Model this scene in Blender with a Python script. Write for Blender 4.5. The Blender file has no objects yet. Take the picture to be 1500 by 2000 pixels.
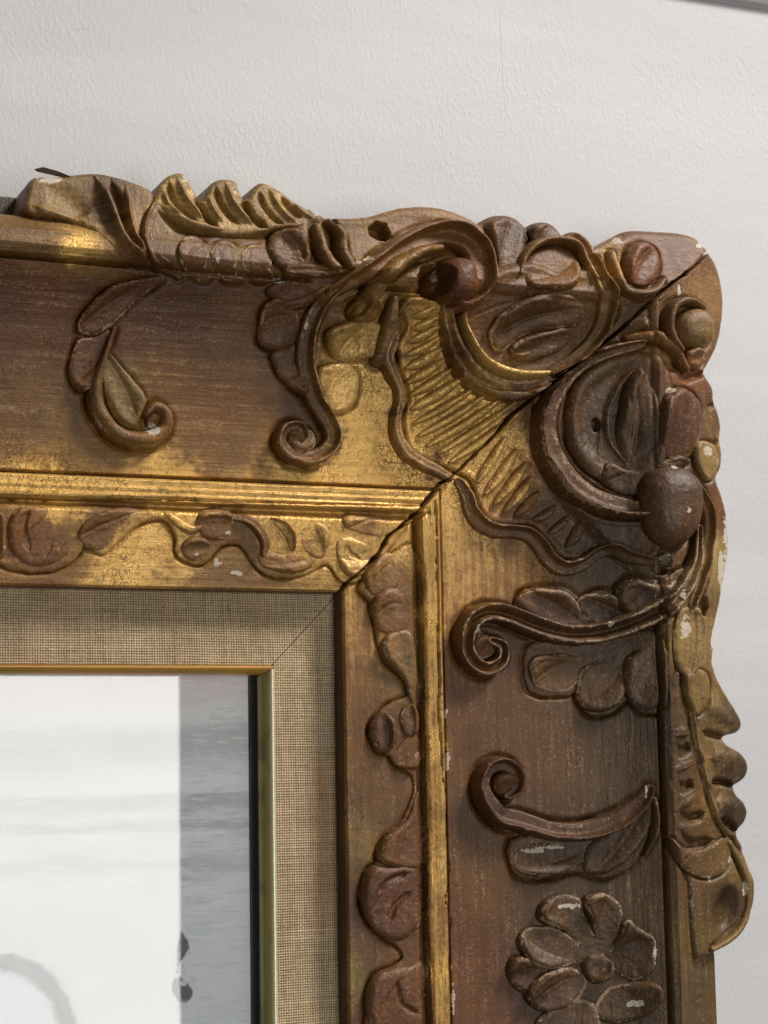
import bpy, math, random
import numpy as np
random.seed(7); rng = np.random.RandomState(11)
S = 0.001                      # everything below is in millimetres; S turns it into metres
sc = bpy.context.scene

# ------------------------------------------------------------------ camera
F = 3822.0
def _n(a): return np.array(a, float) / np.linalg.norm(a)
CU = _n([9050, 346, F]); CV = np.array([-510., -29000., F]); CV = _n(CV - CU * (CV @ CU)); CN = np.cross(CU, CV)
CAM = -np.array([CU[2], CV[2], CN[2]]) * 760.; CAM[2] += 30.        # (u, v, h) of the lens
cam = bpy.data.objects.new('camera', bpy.data.cameras.new('camera')); sc.collection.objects.link(cam)
cam.data.sensor_fit = 'VERTICAL'; cam.data.sensor_height = 36.; cam.data.lens = F / 2000 * 36
cam.data.clip_start = 0.01; cam.data.clip_end = 50
from mathutils import Matrix, Vector
def w3(v): return Vector((v[0], -v[2], v[1]))                       # (u right, v up, h out of the wall) -> world
ex = w3((CU[0], CV[0], CN[0])); ey = -w3((CU[1], CV[1], CN[1])); ez = -w3((CU[2], CV[2], CN[2]))
cam.matrix_world = Matrix(((ex.x, ey.x, ez.x, CAM[0]*S), (ex.y, ey.y, ez.y, -CAM[2]*S), (ex.z, ey.z, ez.z, CAM[1]*S), (0, 0, 0, 1)))
sc.camera = cam
cam.data.dof.use_dof = True; cam.data.dof.focus_distance = 0.735; cam.data.dof.aperture_fstop = 28

# ------------------------------------------------------------------ light
w = bpy.data.worlds.new("World"); sc.world = w; w.use_nodes = True
w.node_tree.nodes['Background'].inputs[0].default_value = (0.97, 0.98, 1.0, 1)
w.node_tree.nodes['Background'].inputs[1].default_value = 0.14
def area(name, loc, target, sx, sy, power, col):
    L = bpy.data.lights.new(name, 'AREA'); L.shape = 'RECTANGLE'; L.size = sx*S; L.size_y = sy*S; L.energy = power; L.color = col
    o = bpy.data.objects.new(name, L); sc.collection.objects.link(o)
    p = w3(loc)*S; d = (w3(target)*S - p)
    o.location = p; o.rotation_euler = d.to_track_quat('-Z', 'Y').to_euler(); return o
# the bright window behind the camera (its right edge is what the glass mirrors) and the lamp up on the right
area('window_light', (136, -200, 1400), (136, -200, 0), 432, 640, 6.7, (1.0, 0.985, 0.96))
area('key_lamp', (1000, 1400, 860), (60, 0, 0), 440, 440, 52.0, (1.0, 0.955, 0.915))
sc.view_settings.view_transform = 'Standard'; sc.view_settings.look = 'None'
sc.view_settings.exposure = 0.0; sc.view_settings.gamma = 1

# ------------------------------------------------------------------ projection of photograph pixels
def unproj(x, y, h):
    x = np.asarray(x, float); y = np.asarray(y, float); h = np.asarray(h, float)
    r = np.stack([(x-750)/F, (y-1000)/F, np.ones_like(x)], -1)
    ru, rv, rn = r@CU, r@CV, r@CN
    t = (h - CAM[2]) / rn
    return np.stack([CAM[0]+ru*t, CAM[1]+rv*t], -1)
def proj(u, v, h):
    q = np.stack([u-CAM[0], v-CAM[1], h-CAM[2]], -1)
    M = np.stack([CU, CV, CN], 1)                                   # camera components of the three axes
    c = q @ M.T
    return 750+F*c[..., 0]/c[..., 2], 1000+F*c[..., 1]/c[..., 2]

# ------------------------------------------------------------------ small maths
def smooth(a, b, x):
    t = np.clip((x-a)/(b-a), 0, 1); return t*t*(3-2*t)
_tab = rng.rand(256, 256)
def vnoise(u, v, s, su=1., sv=1., off=0.):
    x = u/(s*su)+off*7.31+500; y = v/(s*sv)+off*3.17+500
    i = np.floor(x).astype(int); j = np.floor(y).astype(int); fx = x-i; fy = y-j
    fx = fx*fx*(3-2*fx); fy = fy*fy*(3-2*fy)
    T = lambda a, b: _tab[a % 256, b % 256]
    return ((T(i, j)*(1-fx)+T(i+1, j)*fx)*(1-fy)+(T(i, j+1)*(1-fx)+T(i+1, j+1)*fx)*fy)*2-1
def fbm(u, v, s, n=3, su=1., sv=1., off=0.):
    r = 0; a = 1.
    for k in range(n): r = r+a*vnoise(u, v, s/2**k, su, sv, off+k*5.3); a *= .5
    return r/1.75
def spline(P, closed=False, n=6, extra=None):
    P = np.array(P, float); m = len(P); out = []
    rngk = range(m) if closed else range(m-1)
    for i in rngk:
        g = (lambda k: P[k % m]) if closed else (lambda k: P[min(max(k, 0), m-1)])
        p0, p1, p2, p3 = g(i-1), g(i), g(i+1), g(i+2)
        for k in range(n):
            t = k/n
            out.append(.5*((2*p1)+(-p0+p2)*t+(2*p0-5*p1+4*p2-p3)*t*t+(-p0+3*p1-3*p2+p3)*t**3))
    if not closed: out.append(P[-1])
    return np.array(out)
def seg_dist(X, Y, P, closed=False):
    """distance to polyline, param (0..1), signed side"""
    A = P if closed else P[:-1]; B = np.roll(P, -1, 0) if closed else P[1:]
    best = np.full(X.shape, 1e9); prm = np.zeros(X.shape); side = np.zeros(X.shape)
    L = np.linalg.norm(B-A, axis=1)+1e-9; cum = np.concatenate([[0], np.cumsum(L)]); tot = cum[-1]
    for k in range(len(A)):
        dx, dy = (B[k]-A[k]); px = X-A[k, 0]; py = Y-A[k, 1]
        t = np.clip((px*dx+py*dy)/(L[k]**2), 0, 1)
        ex_, ey_ = px-t*dx, py-t*dy; d = ex_*ex_+ey_*ey_
        m = d < best; best[m] = d[m]; prm[m] = (cum[k]+t[m]*L[k])/tot; side[m] = np.sign(dx*py-dy*px)[m]
    return np.sqrt(best), prm, side
def poly_sd(X, Y, P):
    """signed distance, positive inside"""
    best = np.full(X.shape, 1e18); ins = np.zeros(X.shape, bool)
    for k in range(len(P)):
        ax, ay = P[k]; bx, by = P[(k+1) % len(P)]
        dx, dy = bx-ax, by-ay; px = X-ax; py = Y-ay
        t = np.clip((px*dx+py*dy)/(dx*dx+dy*dy+1e-12), 0, 1)
        d = (px-t*dx)**2+(py-t*dy)**2; best = np.minimum(best, d)
        c = ((ay > Y) != (by > Y)); 
        if abs(dy) > 1e-9: ins ^= c & (X < (bx-ax)*(Y-ay)/dy+ax)
    d = np.sqrt(best); return np.where(ins, d, -d)

# ------------------------------------------------------------------ the mouldings (height of the plain frame)
# the mitre in (u, v); left/above it the top rail, right/below it the side rail
MIT = np.array([(-400, -415.7), (-46.9, -62.6), (-15.4, -31.0), (25., 9.9), (68, 48.), (110., 84.), (145., 114.6), (260., 214.)])
PT_V = np.array([-31.0, -30.2, -27, -14, -3.5, -1.2, -0.2, 0.6, 1.6, 3.2, 3.9, 5.6, 6.3, 8.6, 9.4, 10.2, 11.2, 22, 38, 54, 66, 75, 81, 84.0, 84.6, 86.5, 89.5, 95, 100, 101.5, 102.2, 106, 114.2, 115])
PT_H = np.array([23.0, 24.2, 24.6, 26.2, 27.2, 25.0, 22.6, 28.4, 29.4, 29.6, 28.9, 29.5, 28.8, 29.3, 28.2, 22.4, 25.8, 26.6, 28.4, 31.6, 35.2, 39.2, 43.0, 45.0, 39.5, 47.4, 49.2, 47.5, 43, 40, 24, 22.5, 20, 17])
_map = lambda v: np.interp(v, [-31.0, 9.9, 84.0, 101.5, 115], [-15.4, 25.0, 110.0, 124.5, 137.0])
PS_U = _map(PT_V); PS_H = PT_H.copy()
PS_H[-7:] = [46, 44, 42.5, 41.5, 41.8, 39, 34]
def mitre_v(u): return np.interp(u, MIT[:, 0], MIT[:, 1])
def side_mask(u, v): return v < mitre_v(u)
def plain(u, v):
    ht = np.interp(v, PT_V, PT_H); hs = np.interp(u, PS_U, PS_H)
    return np.where(side_mask(u, v), hs, ht)
def fix_uv(px, py, hfun, off=0., it=5):
    """pixel on a surface of height hfun(u,v)+off -> (u,v)"""
    px = np.asarray(px, float); py = np.asarray(py, float); h = np.full(px.shape, 36.)
    for _ in range(it):
        q = unproj(px, py, h); hn = hfun(q[..., 0], q[..., 1])+off; h = .35*h+.65*hn
    return unproj(px, py, h)

# cracks: the opened mitre, and the split beside the side bead
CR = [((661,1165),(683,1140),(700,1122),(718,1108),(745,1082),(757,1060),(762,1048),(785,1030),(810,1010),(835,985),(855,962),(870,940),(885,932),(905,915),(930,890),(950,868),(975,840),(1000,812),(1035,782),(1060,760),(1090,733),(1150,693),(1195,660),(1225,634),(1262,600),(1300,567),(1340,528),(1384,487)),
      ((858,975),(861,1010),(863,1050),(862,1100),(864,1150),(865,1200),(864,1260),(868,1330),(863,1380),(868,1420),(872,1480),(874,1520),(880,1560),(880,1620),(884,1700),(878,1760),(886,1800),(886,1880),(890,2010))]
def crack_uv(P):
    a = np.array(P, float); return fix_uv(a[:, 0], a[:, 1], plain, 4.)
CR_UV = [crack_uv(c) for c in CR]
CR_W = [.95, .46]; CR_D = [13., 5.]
# holes drilled or cut between the carvings: x, y, rx, ry (pixels), depth, height above plain surface
HOLES = [(703,478,23,20,9,0),(612,458,11,15,5,0),(846,545,30,34,14,0),(690,600,22,20,5,0),(1305,1100,22,24,8,3),(1164,830,10,14,4,4),(1362,1187,15,22,5,0),(780,640,14,26,3,0)]
HO_UV = [(fix_uv(h[0], h[1], plain, h[5]), h[2]*.2, h[3]*.2, h[4]) for h in HOLES]
def carve(u, v):
    r = np.zeros(u.shape)
    for P, wd, dp in zip(CR_UV, CR_W, CR_D):
        m = (u > P[:, 0].min()-3) & (u < P[:, 0].max()+3) & (v > P[:, 1].min()-3) & (v < P[:, 1].max()+3)
        if m.any():
            d, t, s = seg_dist(u[m], v[m], P)
            ww = wd*(.8+.45*vnoise(u[m], v[m], 3.))
            r[m] -= dp*(1-smooth(ww*.5, ww*1.0, d))
    for (c, rx, ry, dp) in HO_UV:
        q = np.sqrt(((u-c[0])/rx)**2+((v-c[1])/ry)**2)+.12*vnoise(u, v, 2.)
        r -= dp*(1-smooth(.72, 1.08, q))
    return r
def crack_shade(u, v):  # mask for the cracks' unlit interior, painted dark into the vertex colour
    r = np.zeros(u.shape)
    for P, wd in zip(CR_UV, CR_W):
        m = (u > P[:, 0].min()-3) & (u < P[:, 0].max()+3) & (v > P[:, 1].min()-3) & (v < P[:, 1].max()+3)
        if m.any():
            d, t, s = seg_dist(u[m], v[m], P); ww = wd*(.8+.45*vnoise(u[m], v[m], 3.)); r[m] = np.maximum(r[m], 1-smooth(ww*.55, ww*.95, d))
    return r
def relief(u, v):
    s = side_mask(u, v)
    n = fbm(u, v, 22., 3)*.35 + fbm(u, v, 3.5, 2)*.09
    g = np.where(s, fbm(u, v, 2.2, 2, 1., 14., 3.), fbm(u, v, 2.2, 2, 14., 1., 1.))
    return n + g*.10

# ------------------------------------------------------------------ colour (what the gilder and a century left)
def srgb(c): c = np.array(c, float)/255.; return np.where(c <= .04045, c/12.92, ((c+.055)/1.055)**2.4)
# x, y, radius, colour 0-255, gold amount
CP = [(15,392,20,(46,42,30),.0),(40,450,60,(150,118,72),.25),(150,490,45,(200,168,88),.7),(110,390,45,(150,130,84),.45),(200,400,34,(104,72,50),.1),(262,430,26,(170,140,90),.5),
 (360,380,45,(158,136,82),.5),(450,400,45,(154,132,80),.5),(540,400,40,(160,136,80),.55),(400,500,50,(128,92,58),.2),(560,490,50,(128,88,58),.1),
 (680,440,50,(160,128,76),.35),(850,420,60,(170,128,82),.25),(930,500,50,(168,120,84),.15),(900,570,30,(118,58,36),.0),(780,520,40,(160,126,76),.4),
 (100,620,110,(132,84,46),.10),(330,620,90,(118,74,40),.08),(60,800,90,(150,112,68),.25),(150,880,90,(170,132,84),.25),(320,730,60,(156,112,62),.4),(430,780,60,(150,104,62),.35),(420,880,70,(168,126,78),.3),
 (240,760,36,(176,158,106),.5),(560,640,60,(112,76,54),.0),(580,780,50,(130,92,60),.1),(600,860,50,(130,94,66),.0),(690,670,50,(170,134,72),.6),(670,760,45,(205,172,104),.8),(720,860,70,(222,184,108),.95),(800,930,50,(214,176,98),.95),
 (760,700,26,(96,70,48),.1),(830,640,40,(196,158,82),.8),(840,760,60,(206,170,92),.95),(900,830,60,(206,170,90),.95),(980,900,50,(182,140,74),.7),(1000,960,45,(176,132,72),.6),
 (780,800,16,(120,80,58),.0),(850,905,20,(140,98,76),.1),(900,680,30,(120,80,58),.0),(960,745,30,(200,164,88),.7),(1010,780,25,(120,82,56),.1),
 (1050,620,60,(130,92,66),.05),(1080,520,50,(158,120,82),.15),(1010,470,45,(120,86,56),.15),(1110,460,35,(136,92,62),.2),(1180,530,35,(196,158,88),.7),(1190,590,30,(176,140,84),.5),
 (1255,500,45,(150,100,74),.0),(1330,500,45,(150,112,80),.1),(1220,600,50,(112,86,60),.1),(1370,600,40,(176,146,112),.1),(1355,640,26,(178,158,122),.1),(1290,690,40,(158,120,74),.5),(1340,730,40,(156,110,74),.3),
 (1180,820,90,(98,76,62),.0),(1090,800,40,(130,88,64),.0),(1260,900,70,(88,66,54),.0),(1350,800,40,(116,82,64),.0),(1395,880,28,(190,172,138),.0),(1390,830,26,(140,116,88),.0),
 (1310,970,60,(108,74,58),.0),(1390,1000,36,(150,108,82),.0),(1408,1100,34,(192,178,142),.0),(1120,1000,70,(112,84,66),.0),(1020,1020,40,(130,90,62),.1),(1180,1060,60,(98,78,64),.0),
 (930,1050,60,(178,138,78),.65),(920,1130,60,(170,130,72),.6),(880,1000,30,(196,160,92),.8),(1010,1110,60,(168,128,74),.45),(1150,1130,60,(106,84,62),.1),
 (960,1250,50,(118,82,66),.0),(1100,1200,60,(108,80,64),.0),(1250,1180,70,(92,70,60),.0),(1080,1310,50,(118,92,68),.1),(1180,1340,60,(106,82,66),.0),(1260,1330,50,(100,78,64),.0),
 (1355,1240,32,(188,172,136),.05),(1370,1330,34,(186,164,126),.1),(960,1400,100,(138,98,72),.05),(1050,1440,80,(136,98,66),.12),(1190,1470,80,(112,90,70),.05),(1290,1450,40,(84,66,54),.0),
 (930,1700,80,(138,100,72),.05),(900,1850,60,(146,92,68),.1),(960,1950,70,(138,92,68),.05),(980,1560,50,(112,80,66),.0),(1120,1640,60,(104,80,66),.0),(1180,1850,120,(104,82,66),.0),(1050,1950,60,(112,82,64),.0),
 (1400,1440,50,(150,134,100),.2),(1436,1500,34,(92,76,58),.05),(1436,1590,34,(92,78,60),.05),(1440,1415,28,(92,80,58),.1),(1378,1490,24,(188,164,120),.1),(1396,1570,22,(180,154,114),.1),(1350,1500,36,(112,90,72),.0),(1440,1690,36,(168,152,122),.1),(1420,1780,50,(112,94,72),.05),(1350,1680,40,(128,106,84),.1),(1350,1850,50,(136,120,92),.3),(1340,1960,50,(130,116,92),.2),
 (100,955,80,(212,172,84),.9),(350,965,80,(206,166,78),.9),(600,980,80,(206,168,82),.9),(780,970,60,(206,168,92),.8),
 (70,1040,60,(160,114,78),.15),(220,1020,60,(160,118,76),.2),(270,1080,70,(212,174,104),.75),(60,1125,60,(186,142,104),.3),(430,1040,50,(160,118,72),.3),(450,1110,60,(176,140,116),.25),(600,1060,60,(190,150,82),.6),(560,1130,50,(186,150,100),.4),(750,1020,60,(190,150,82),.6),(690,1090,40,(200,164,100),.7),
 (845,1200,22,(190,158,84),.75),(845,1450,16,(196,162,78),.9),(850,1700,16,(204,168,86),.9),(860,1900,16,(204,168,86),.9),
 (710,1250,50,(172,132,78),.5),(790,1180,40,(150,112,76),.2),(790,1300,30,(160,134,104),.1),(720,1500,60,(160,120,84),.15),(760,1430,30,(128,84,62),.0),(700,1650,40,(170,144,112),.2),(770,1760,50,(132,88,66),.0),(780,1660,40,(138,96,78),.0),(700,1900,30,(164,150,124),.1),(770,1900,50,(138,98,76),.0),(780,1980,40,(150,100,76),.0)]
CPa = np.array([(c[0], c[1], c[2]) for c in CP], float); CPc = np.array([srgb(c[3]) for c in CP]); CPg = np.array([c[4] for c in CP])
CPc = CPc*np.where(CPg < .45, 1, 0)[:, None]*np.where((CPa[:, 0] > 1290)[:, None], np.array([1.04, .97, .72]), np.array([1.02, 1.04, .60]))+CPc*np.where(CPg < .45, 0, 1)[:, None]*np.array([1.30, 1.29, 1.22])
ALB = np.array([.56, .495, .34])
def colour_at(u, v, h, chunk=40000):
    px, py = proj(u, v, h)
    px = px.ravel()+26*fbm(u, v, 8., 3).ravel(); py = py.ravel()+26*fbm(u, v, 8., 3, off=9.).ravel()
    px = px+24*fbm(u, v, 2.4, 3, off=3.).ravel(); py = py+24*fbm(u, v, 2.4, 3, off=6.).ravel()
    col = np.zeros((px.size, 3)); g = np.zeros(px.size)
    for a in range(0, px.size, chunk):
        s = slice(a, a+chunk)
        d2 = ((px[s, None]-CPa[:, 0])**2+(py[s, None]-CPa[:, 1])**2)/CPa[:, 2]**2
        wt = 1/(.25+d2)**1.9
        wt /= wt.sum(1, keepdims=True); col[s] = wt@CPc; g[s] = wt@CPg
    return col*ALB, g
# chips where the white gesso shows, plus a highlight painted on the ball: x, y, rx, ry
CHIPS_AND_GLINT = [(847,538,7,17),(598,634,5,14),(425,508,5,7),(545,548,12,7),(715,507,9,4),(722,504,10,4),(700,512,8,4),(1325,566,6,12),(1204,470,16,6),(1368,478,14,8),(1300,1095,14,16),(1316,912,9,4),
 (1385,880,10,14),(100,352,34,7),(360,352,9,8),(470,362,5,6),(620,418,8,4),(1165,486,10,6),(1310,763,12,6),(1347,998,4,8),(1195,1218,8,7),(870,1395,4,14),(874,1480,5,24),(885,1950,4,40),(425,1098,10,9),(465,1120,14,7),(935,1232,6,16),(1340,1225,12,30),(1045,1663,28,7),(1080,1655,30,4),(1105,1770,28,7),(1279,1860,4,24),(1262,1545,3,16),(1455,1735,7,22),(1410,1120,9,60),(1425,1680,4,10),(385,1083,6,3),(445,1040,9,5),(300,838,16,12),(1335,1160,9,8),(1418,1050,6,50),(1240,1960,18,8),(1385,1715,5,6)]
def chip_glint_mask(u, v, h):
    px, py = proj(u, v, h); r = np.zeros(px.shape); nz = .45*fbm(u, v, 1.6, 2)+.25*vnoise(u, v, .6)
    for (x, y, a, b) in CHIPS_AND_GLINT:
        m = (abs(px-x) < a*2) & (abs(py-y) < b*2)
        if m.any():
            q = np.sqrt(((px[m]-x)/a)**2+((py[m]-y)/b)**2)*1.25+nz[m]*1.5
            r[m] = np.maximum(r[m], 1-smooth(.85, 1.0, q))
    return r

# ------------------------------------------------------------------ materials
def newmat(name):
    m = bpy.data.materials.new(name); m.use_nodes = True; nt = m.node_tree; nt.nodes.clear()
    out = nt.nodes.new('ShaderNodeOutputMaterial'); b = nt.nodes.new('ShaderNodeBsdfPrincipled')
    nt.links.new(b.outputs[0], out.inputs[0]); return m, nt, b, out
class NT:
    def __init__(s, nt): s.nt = nt
    def put(s, t, sock, val):
        if hasattr(val, 'is_output'): s.nt.links.new(val, sock)
        else: sock.default_value = val
    def math(s, op, a, b=0., c=0., clamp=False):
        n = s.nt.nodes.new('ShaderNodeMath'); n.operation = op; n.use_clamp = clamp
        for i, x in enumerate((a, b, c)): s.put(n, n.inputs[i], x)
        return n.outputs[0]
    def mix(s, f, a, b, mode='MIX'):
        n = s.nt.nodes.new('ShaderNodeMix'); n.data_type = 'RGBA'; n.blend_type = mode
        s.put(n, n.inputs[0], f); s.put(n, n.inputs[6], a); s.put(n, n.inputs[7], b); return n.outputs[2]
    def noise(s, scale, detail=3., rough=.55, vec=None, dist=0.):
        n = s.nt.nodes.new('ShaderNodeTexNoise'); n.inputs['Scale'].default_value = scale; n.inputs['Detail'].default_value = detail
        n.inputs['Roughness'].default_value = rough; n.inputs['Distortion'].default_value = dist
        s.put(n, n.inputs['Vector'], vec); return n.outputs[0]
    def ramp(s, v, a, b):
        n = s.nt.nodes.new('ShaderNodeMapRange'); n.interpolation_type = 'SMOOTHSTEP'
        s.put(n, n.inputs[0], v); n.inputs[1].default_value = a; n.inputs[2].default_value = b; return n.outputs[0]
    def coords(s): return s.nt.nodes.new('ShaderNodeTexCoord').outputs['Object']
    def scale(s, v, sc_):
        n = s.nt.nodes.new('ShaderNodeMapping'); s.put(n, n.inputs[0], v); n.inputs['Scale'].default_value = sc_; return n.outputs[0]
    def attr(s, name):
        n = s.nt.nodes.new('ShaderNodeAttribute'); n.attribute_name = name; return n
    def sep(s, v):
        n = s.nt.nodes.new('ShaderNodeSeparateColor'); s.nt.links.new(v, n.inputs[0]); return n.outputs
    def bump(s, hgt, dist, strength=1., nrm=None):
        n = s.nt.nodes.new('ShaderNodeBump'); n.inputs['Distance'].default_value = dist; n.inputs['Strength'].default_value = strength
        s.nt.links.new(hgt, n.inputs['Height'])
        if nrm is not None: s.nt.links.new(nrm, n.inputs['Normal'])
        return n.outputs[0]
def gilt_material(name):
    m, nt, b, out = newmat(name); N = NT(nt); co = N.coords()
    col = N.attr('col').outputs['Color']; mk = N.sep(N.attr('msk').outputs['Color'])
    gilt, wear, side = mk[0], mk[1], mk[2]
    gh = N.noise(1., 4., .6, N.scale(co, (38, 300, 520))); gv = N.noise(1., 4., .6, N.scale(co, (520, 300, 38)))
    grain = N.mix(side, gh, gv); fine = N.noise(950., 4., .65, co); mid = N.noise(190., 4., .6, co, .6); big = N.noise(34., 3., .6, co)
    pit = N.noise(420., 3., .7, co, .4)
    # gold leaf broken up over bole: patchy, streaked
    g = N.math('ADD', N.math('MULTIPLY', mid, .5), N.math('MULTIPLY', grain, .5))
    gm = N.ramp(N.math('ADD', N.math('MULTIPLY', gilt, .55), N.math('SUBTRACT', N.math('ADD', N.math('MULTIPLY', g, .7), N.math('MULTIPLY', pit, .3)), .80)), -.10, .11)
    c = N.mix(.9, col, N.mix(gm, (0.74, 0.68, 0.64, 1), (1.18, 1.16, 1.10, 1)), 'MULTIPLY')
    c = N.mix(N.math('MULTIPLY', gm, .5), c, N.mix(.55, c, (0.80, 0.585, 0.25, 1)))
    c = N.mix(.9, c, N.mix(N.ramp(N.math('ADD', N.math('MULTIPLY', grain, .6), N.math('MULTIPLY', fine, .4)), .36, .64), (0.80, 0.76, 0.72, 1), (1.17, 1.16, 1.14, 1)), 'MULTIPLY')
    # bole red rubbing through and dark grime
    rub = N.ramp(N.math('ADD', N.math('MULTIPLY', mid, .6), N.math('ADD', N.math('MULTIPLY', big, .4), N.math('MULTIPLY', grain, .3))), .66, .82)
    c = N.mix(N.math('MULTIPLY', rub, .36), c, N.mix(.55, c, (0.12, 0.048, 0.02, 1)))
    dk = N.ramp(N.math('ADD', N.math('MULTIPLY', pit, .55), N.math('ADD', N.math('MULTIPLY', grain, .25), N.math('MULTIPLY', mid, .2))), .53, .62)
    c = N.mix(N.math('MULTIPLY', dk, .55), c, (0.040, 0.022, 0.011, 1))
    vo = nt.nodes.new('ShaderNodeTexVoronoi'); vo.feature = 'DISTANCE_TO_EDGE'; vo.inputs['Scale'].default_value = 460.
    wc = nt.nodes.new('ShaderNodeMix'); wc.data_type = 'VECTOR'; wc.inputs[0].default_value = .0016
    nz = nt.nodes.new('ShaderNodeTexNoise'); nz.inputs['Scale'].default_value = 420.; nt.links.new(co, nz.inputs['Vector'])
    va = nt.nodes.new('ShaderNodeVectorMath'); va.operation = 'MULTIPLY_ADD'; nt.links.new(nz.outputs['Color'], va.inputs[0]); va.inputs[1].default_value = (.003, .003, .003); nt.links.new(co, va.inputs[2])
    nt.links.new(va.outputs[0], vo.inputs['Vector'])
    crk = N.math('MULTIPLY', N.math('SUBTRACT', 1., N.ramp(vo.outputs['Distance'], .0, .055)), N.ramp(N.math('ADD', N.math('MULTIPLY', big, .8), N.math('MULTIPLY', gilt, .14)), .50, .62))
    c = N.mix(N.math('MULTIPLY', crk, .42), c, (0.030, 0.016, 0.008, 1))
    lt = N.ramp(N.math('ADD', N.math('MULTIPLY', fine, .6), N.math('MULTIPLY', grain, .4)), .54, .64)
    c = N.mix(N.math('MULTIPLY', lt, .34), c, (0.40, 0.285, 0.16, 1))
    c = N.mix(.8, c, N.mix(N.ramp(big, .3, .7), (0.68, 0.64, 0.62, 1), (1.22, 1.2, 1.16, 1)), 'MULTIPLY')
    # worn edges showing pinkish gesso
    wn = N.math('ADD', N.math('MULTIPLY', mid, .35), N.math('ADD', N.math('MULTIPLY', pit, .4), N.math('MULTIPLY', fine, .25)))
    wr = N.ramp(N.math('ADD', N.math('ADD', wear, N.math('MULTIPLY', N.math('SUBTRACT', big, .5), 1.3)), N.math('MULTIPLY', N.math('SUBTRACT', wn, .5), 2.6)), .50, .58)
    c = N.mix(N.math('MULTIPLY', wr, .62), c, N.mix(N.math('MULTIPLY', gilt, 1.2, clamp=True), (0.36, 0.255, 0.16, 1), (0.62, 0.45, 0.20, 1)))
    chip = N.ramp(N.attr('chip').outputs['Fac'], .4, .6)
    c = N.mix(N.math('MULTIPLY', chip, .9), c, N.mix(pit, (0.34, 0.27, 0.19, 1), (0.60, 0.54, 0.44, 1)))
    nt.links.new(c, b.inputs['Base Color'])
    nt.links.new(N.math('MULTIPLY', N.math('MULTIPLY', gm, N.math('SUBTRACT', 1., chip)), .46), b.inputs['Metallic'])
    r = N.math('ADD', N.math('SUBTRACT', .42, N.math('MULTIPLY', gm, .12)), N.math('MULTIPLY', mid, .22)); r = N.math('ADD', r, N.math('MULTIPLY', wr, .15), clamp=True)
    nt.links.new(r, b.inputs['Roughness']); b.inputs['Specular IOR Level'].default_value = .42
    hb = N.math('ADD', N.math('MULTIPLY', pit, .5), N.math('ADD', N.math('MULTIPLY', grain, .7), N.math('MULTIPLY', wr, -.25)))
    hb = N.math('ADD', hb, N.math('MULTIPLY', fine, .25))
    hb = N.math('SUBTRACT', hb, N.math('MULTIPLY', crk, .45))
    nt.links.new(N.bump(hb, .00062, .95), b.inputs['Normal'])
    return m
MG = gilt_material('aged_gilding')

def plaster():
    m, nt, b, out = newmat('painted_plaster'); N = NT(nt); co = N.coords()
    n1 = N.noise(640., 3., .6, N.scale(co, (1., 1., .55)), .4); n2 = N.noise(120., 3., .5, co); n3 = N.noise(3.4, 4., .55, N.scale(co, (.7, 1., 6.)), .6)
    c = N.mix(N.ramp(n3, .3, .7), (0.500, 0.497, 0.497, 1), (0.560, 0.552, 0.550, 1))
    spk = N.ramp(N.noise(300., 2., .5, co), .72, .78)
    c = N.mix(N.math('MULTIPLY', spk, .25), c, (0.35, 0.33, 0.31, 1))
    nt.links.new(c, b.inputs['Base Color']); b.inputs['Roughness'].default_value = .62; b.inputs['Specular IOR Level'].default_value = .3
    amp = N.ramp(N.noise(14., 3., .6, co), .25, .7); dent = N.ramp(N.noise(75., 2., .5, co), .66, .74)
    hb = N.math('ADD', N.math('MULTIPLY', N.ramp(n1, .42, .72), N.math('ADD', .3, amp)), N.math('ADD', N.math('MULTIPLY', n2, .9), N.math('MULTIPLY', dent, -.8)))
    nt.links.new(N.bump(hb, .00010, .7), b.inputs['Normal'])
    return m
MW = plaster()
def attr_mat(name, rough, spec=.4, metal=0., grain=None):
    m, nt, b, out = newmat(name); N = NT(nt); co = N.coords(); c = N.attr('col').outputs['Color']
    if grain:
        k = N.noise(grain, 4., .6, co); c = N.mix(.8, c, N.mix(k, (0.72, 0.72, 0.72, 1), (1.25, 1.25, 1.25, 1)), 'MULTIPLY')
        nt.links.new(N.bump(k, .00012, .5), b.inputs['Normal'])
    nt.links.new(c, b.inputs['Base Color']); b.inputs['Roughness'].default_value = rough; b.inputs['Specular IOR Level'].default_value = spec; b.inputs['Metallic'].default_value = metal
    return m
ML = attr_mat('linen', .92, .12, 0., 2600.); MF = attr_mat('gold_fillet', .33, .5, .35, 900.); MP = attr_mat('picture_paint', .6, .25, 0., 1500.)
def flat(name, col, rough):
    m, nt, b, out = newmat(name); b.inputs['Base Color'].default_value = (*col, 1); b.inputs['Roughness'].default_value = rough; return m
MB = flat('black_rebate', (.012, .011, .010), .8); MGR = flat('grey_paint', (.40, .39, .385), .6); MWD = flat('raw_wood', (.10, .06, .035), .8)
def glass():
    m = bpy.data.materials.new('clear_glass'); m.use_nodes = True; nt = m.node_tree; nt.nodes.clear()
    out = nt.nodes.new('ShaderNodeOutputMaterial'); tr = nt.nodes.new('ShaderNodeBsdfTransparent'); gl = nt.nodes.new('ShaderNodeBsdfGlossy')
    gl.inputs['Roughness'].default_value = .004; tr.inputs[0].default_value = (.995, 1., .995, 1)
    fr = nt.nodes.new('ShaderNodeFresnel'); fr.inputs[0].default_value = 1.52; mx = nt.nodes.new('ShaderNodeMixShader')
    nt.links.new(fr.outputs[0], mx.inputs[0]); nt.links.new(tr.outputs[0], mx.inputs[1]); nt.links.new(gl.outputs[0], mx.inputs[2]); nt.links.new(mx.outputs[0], out.inputs[0]); return m
MGL = glass()

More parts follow.
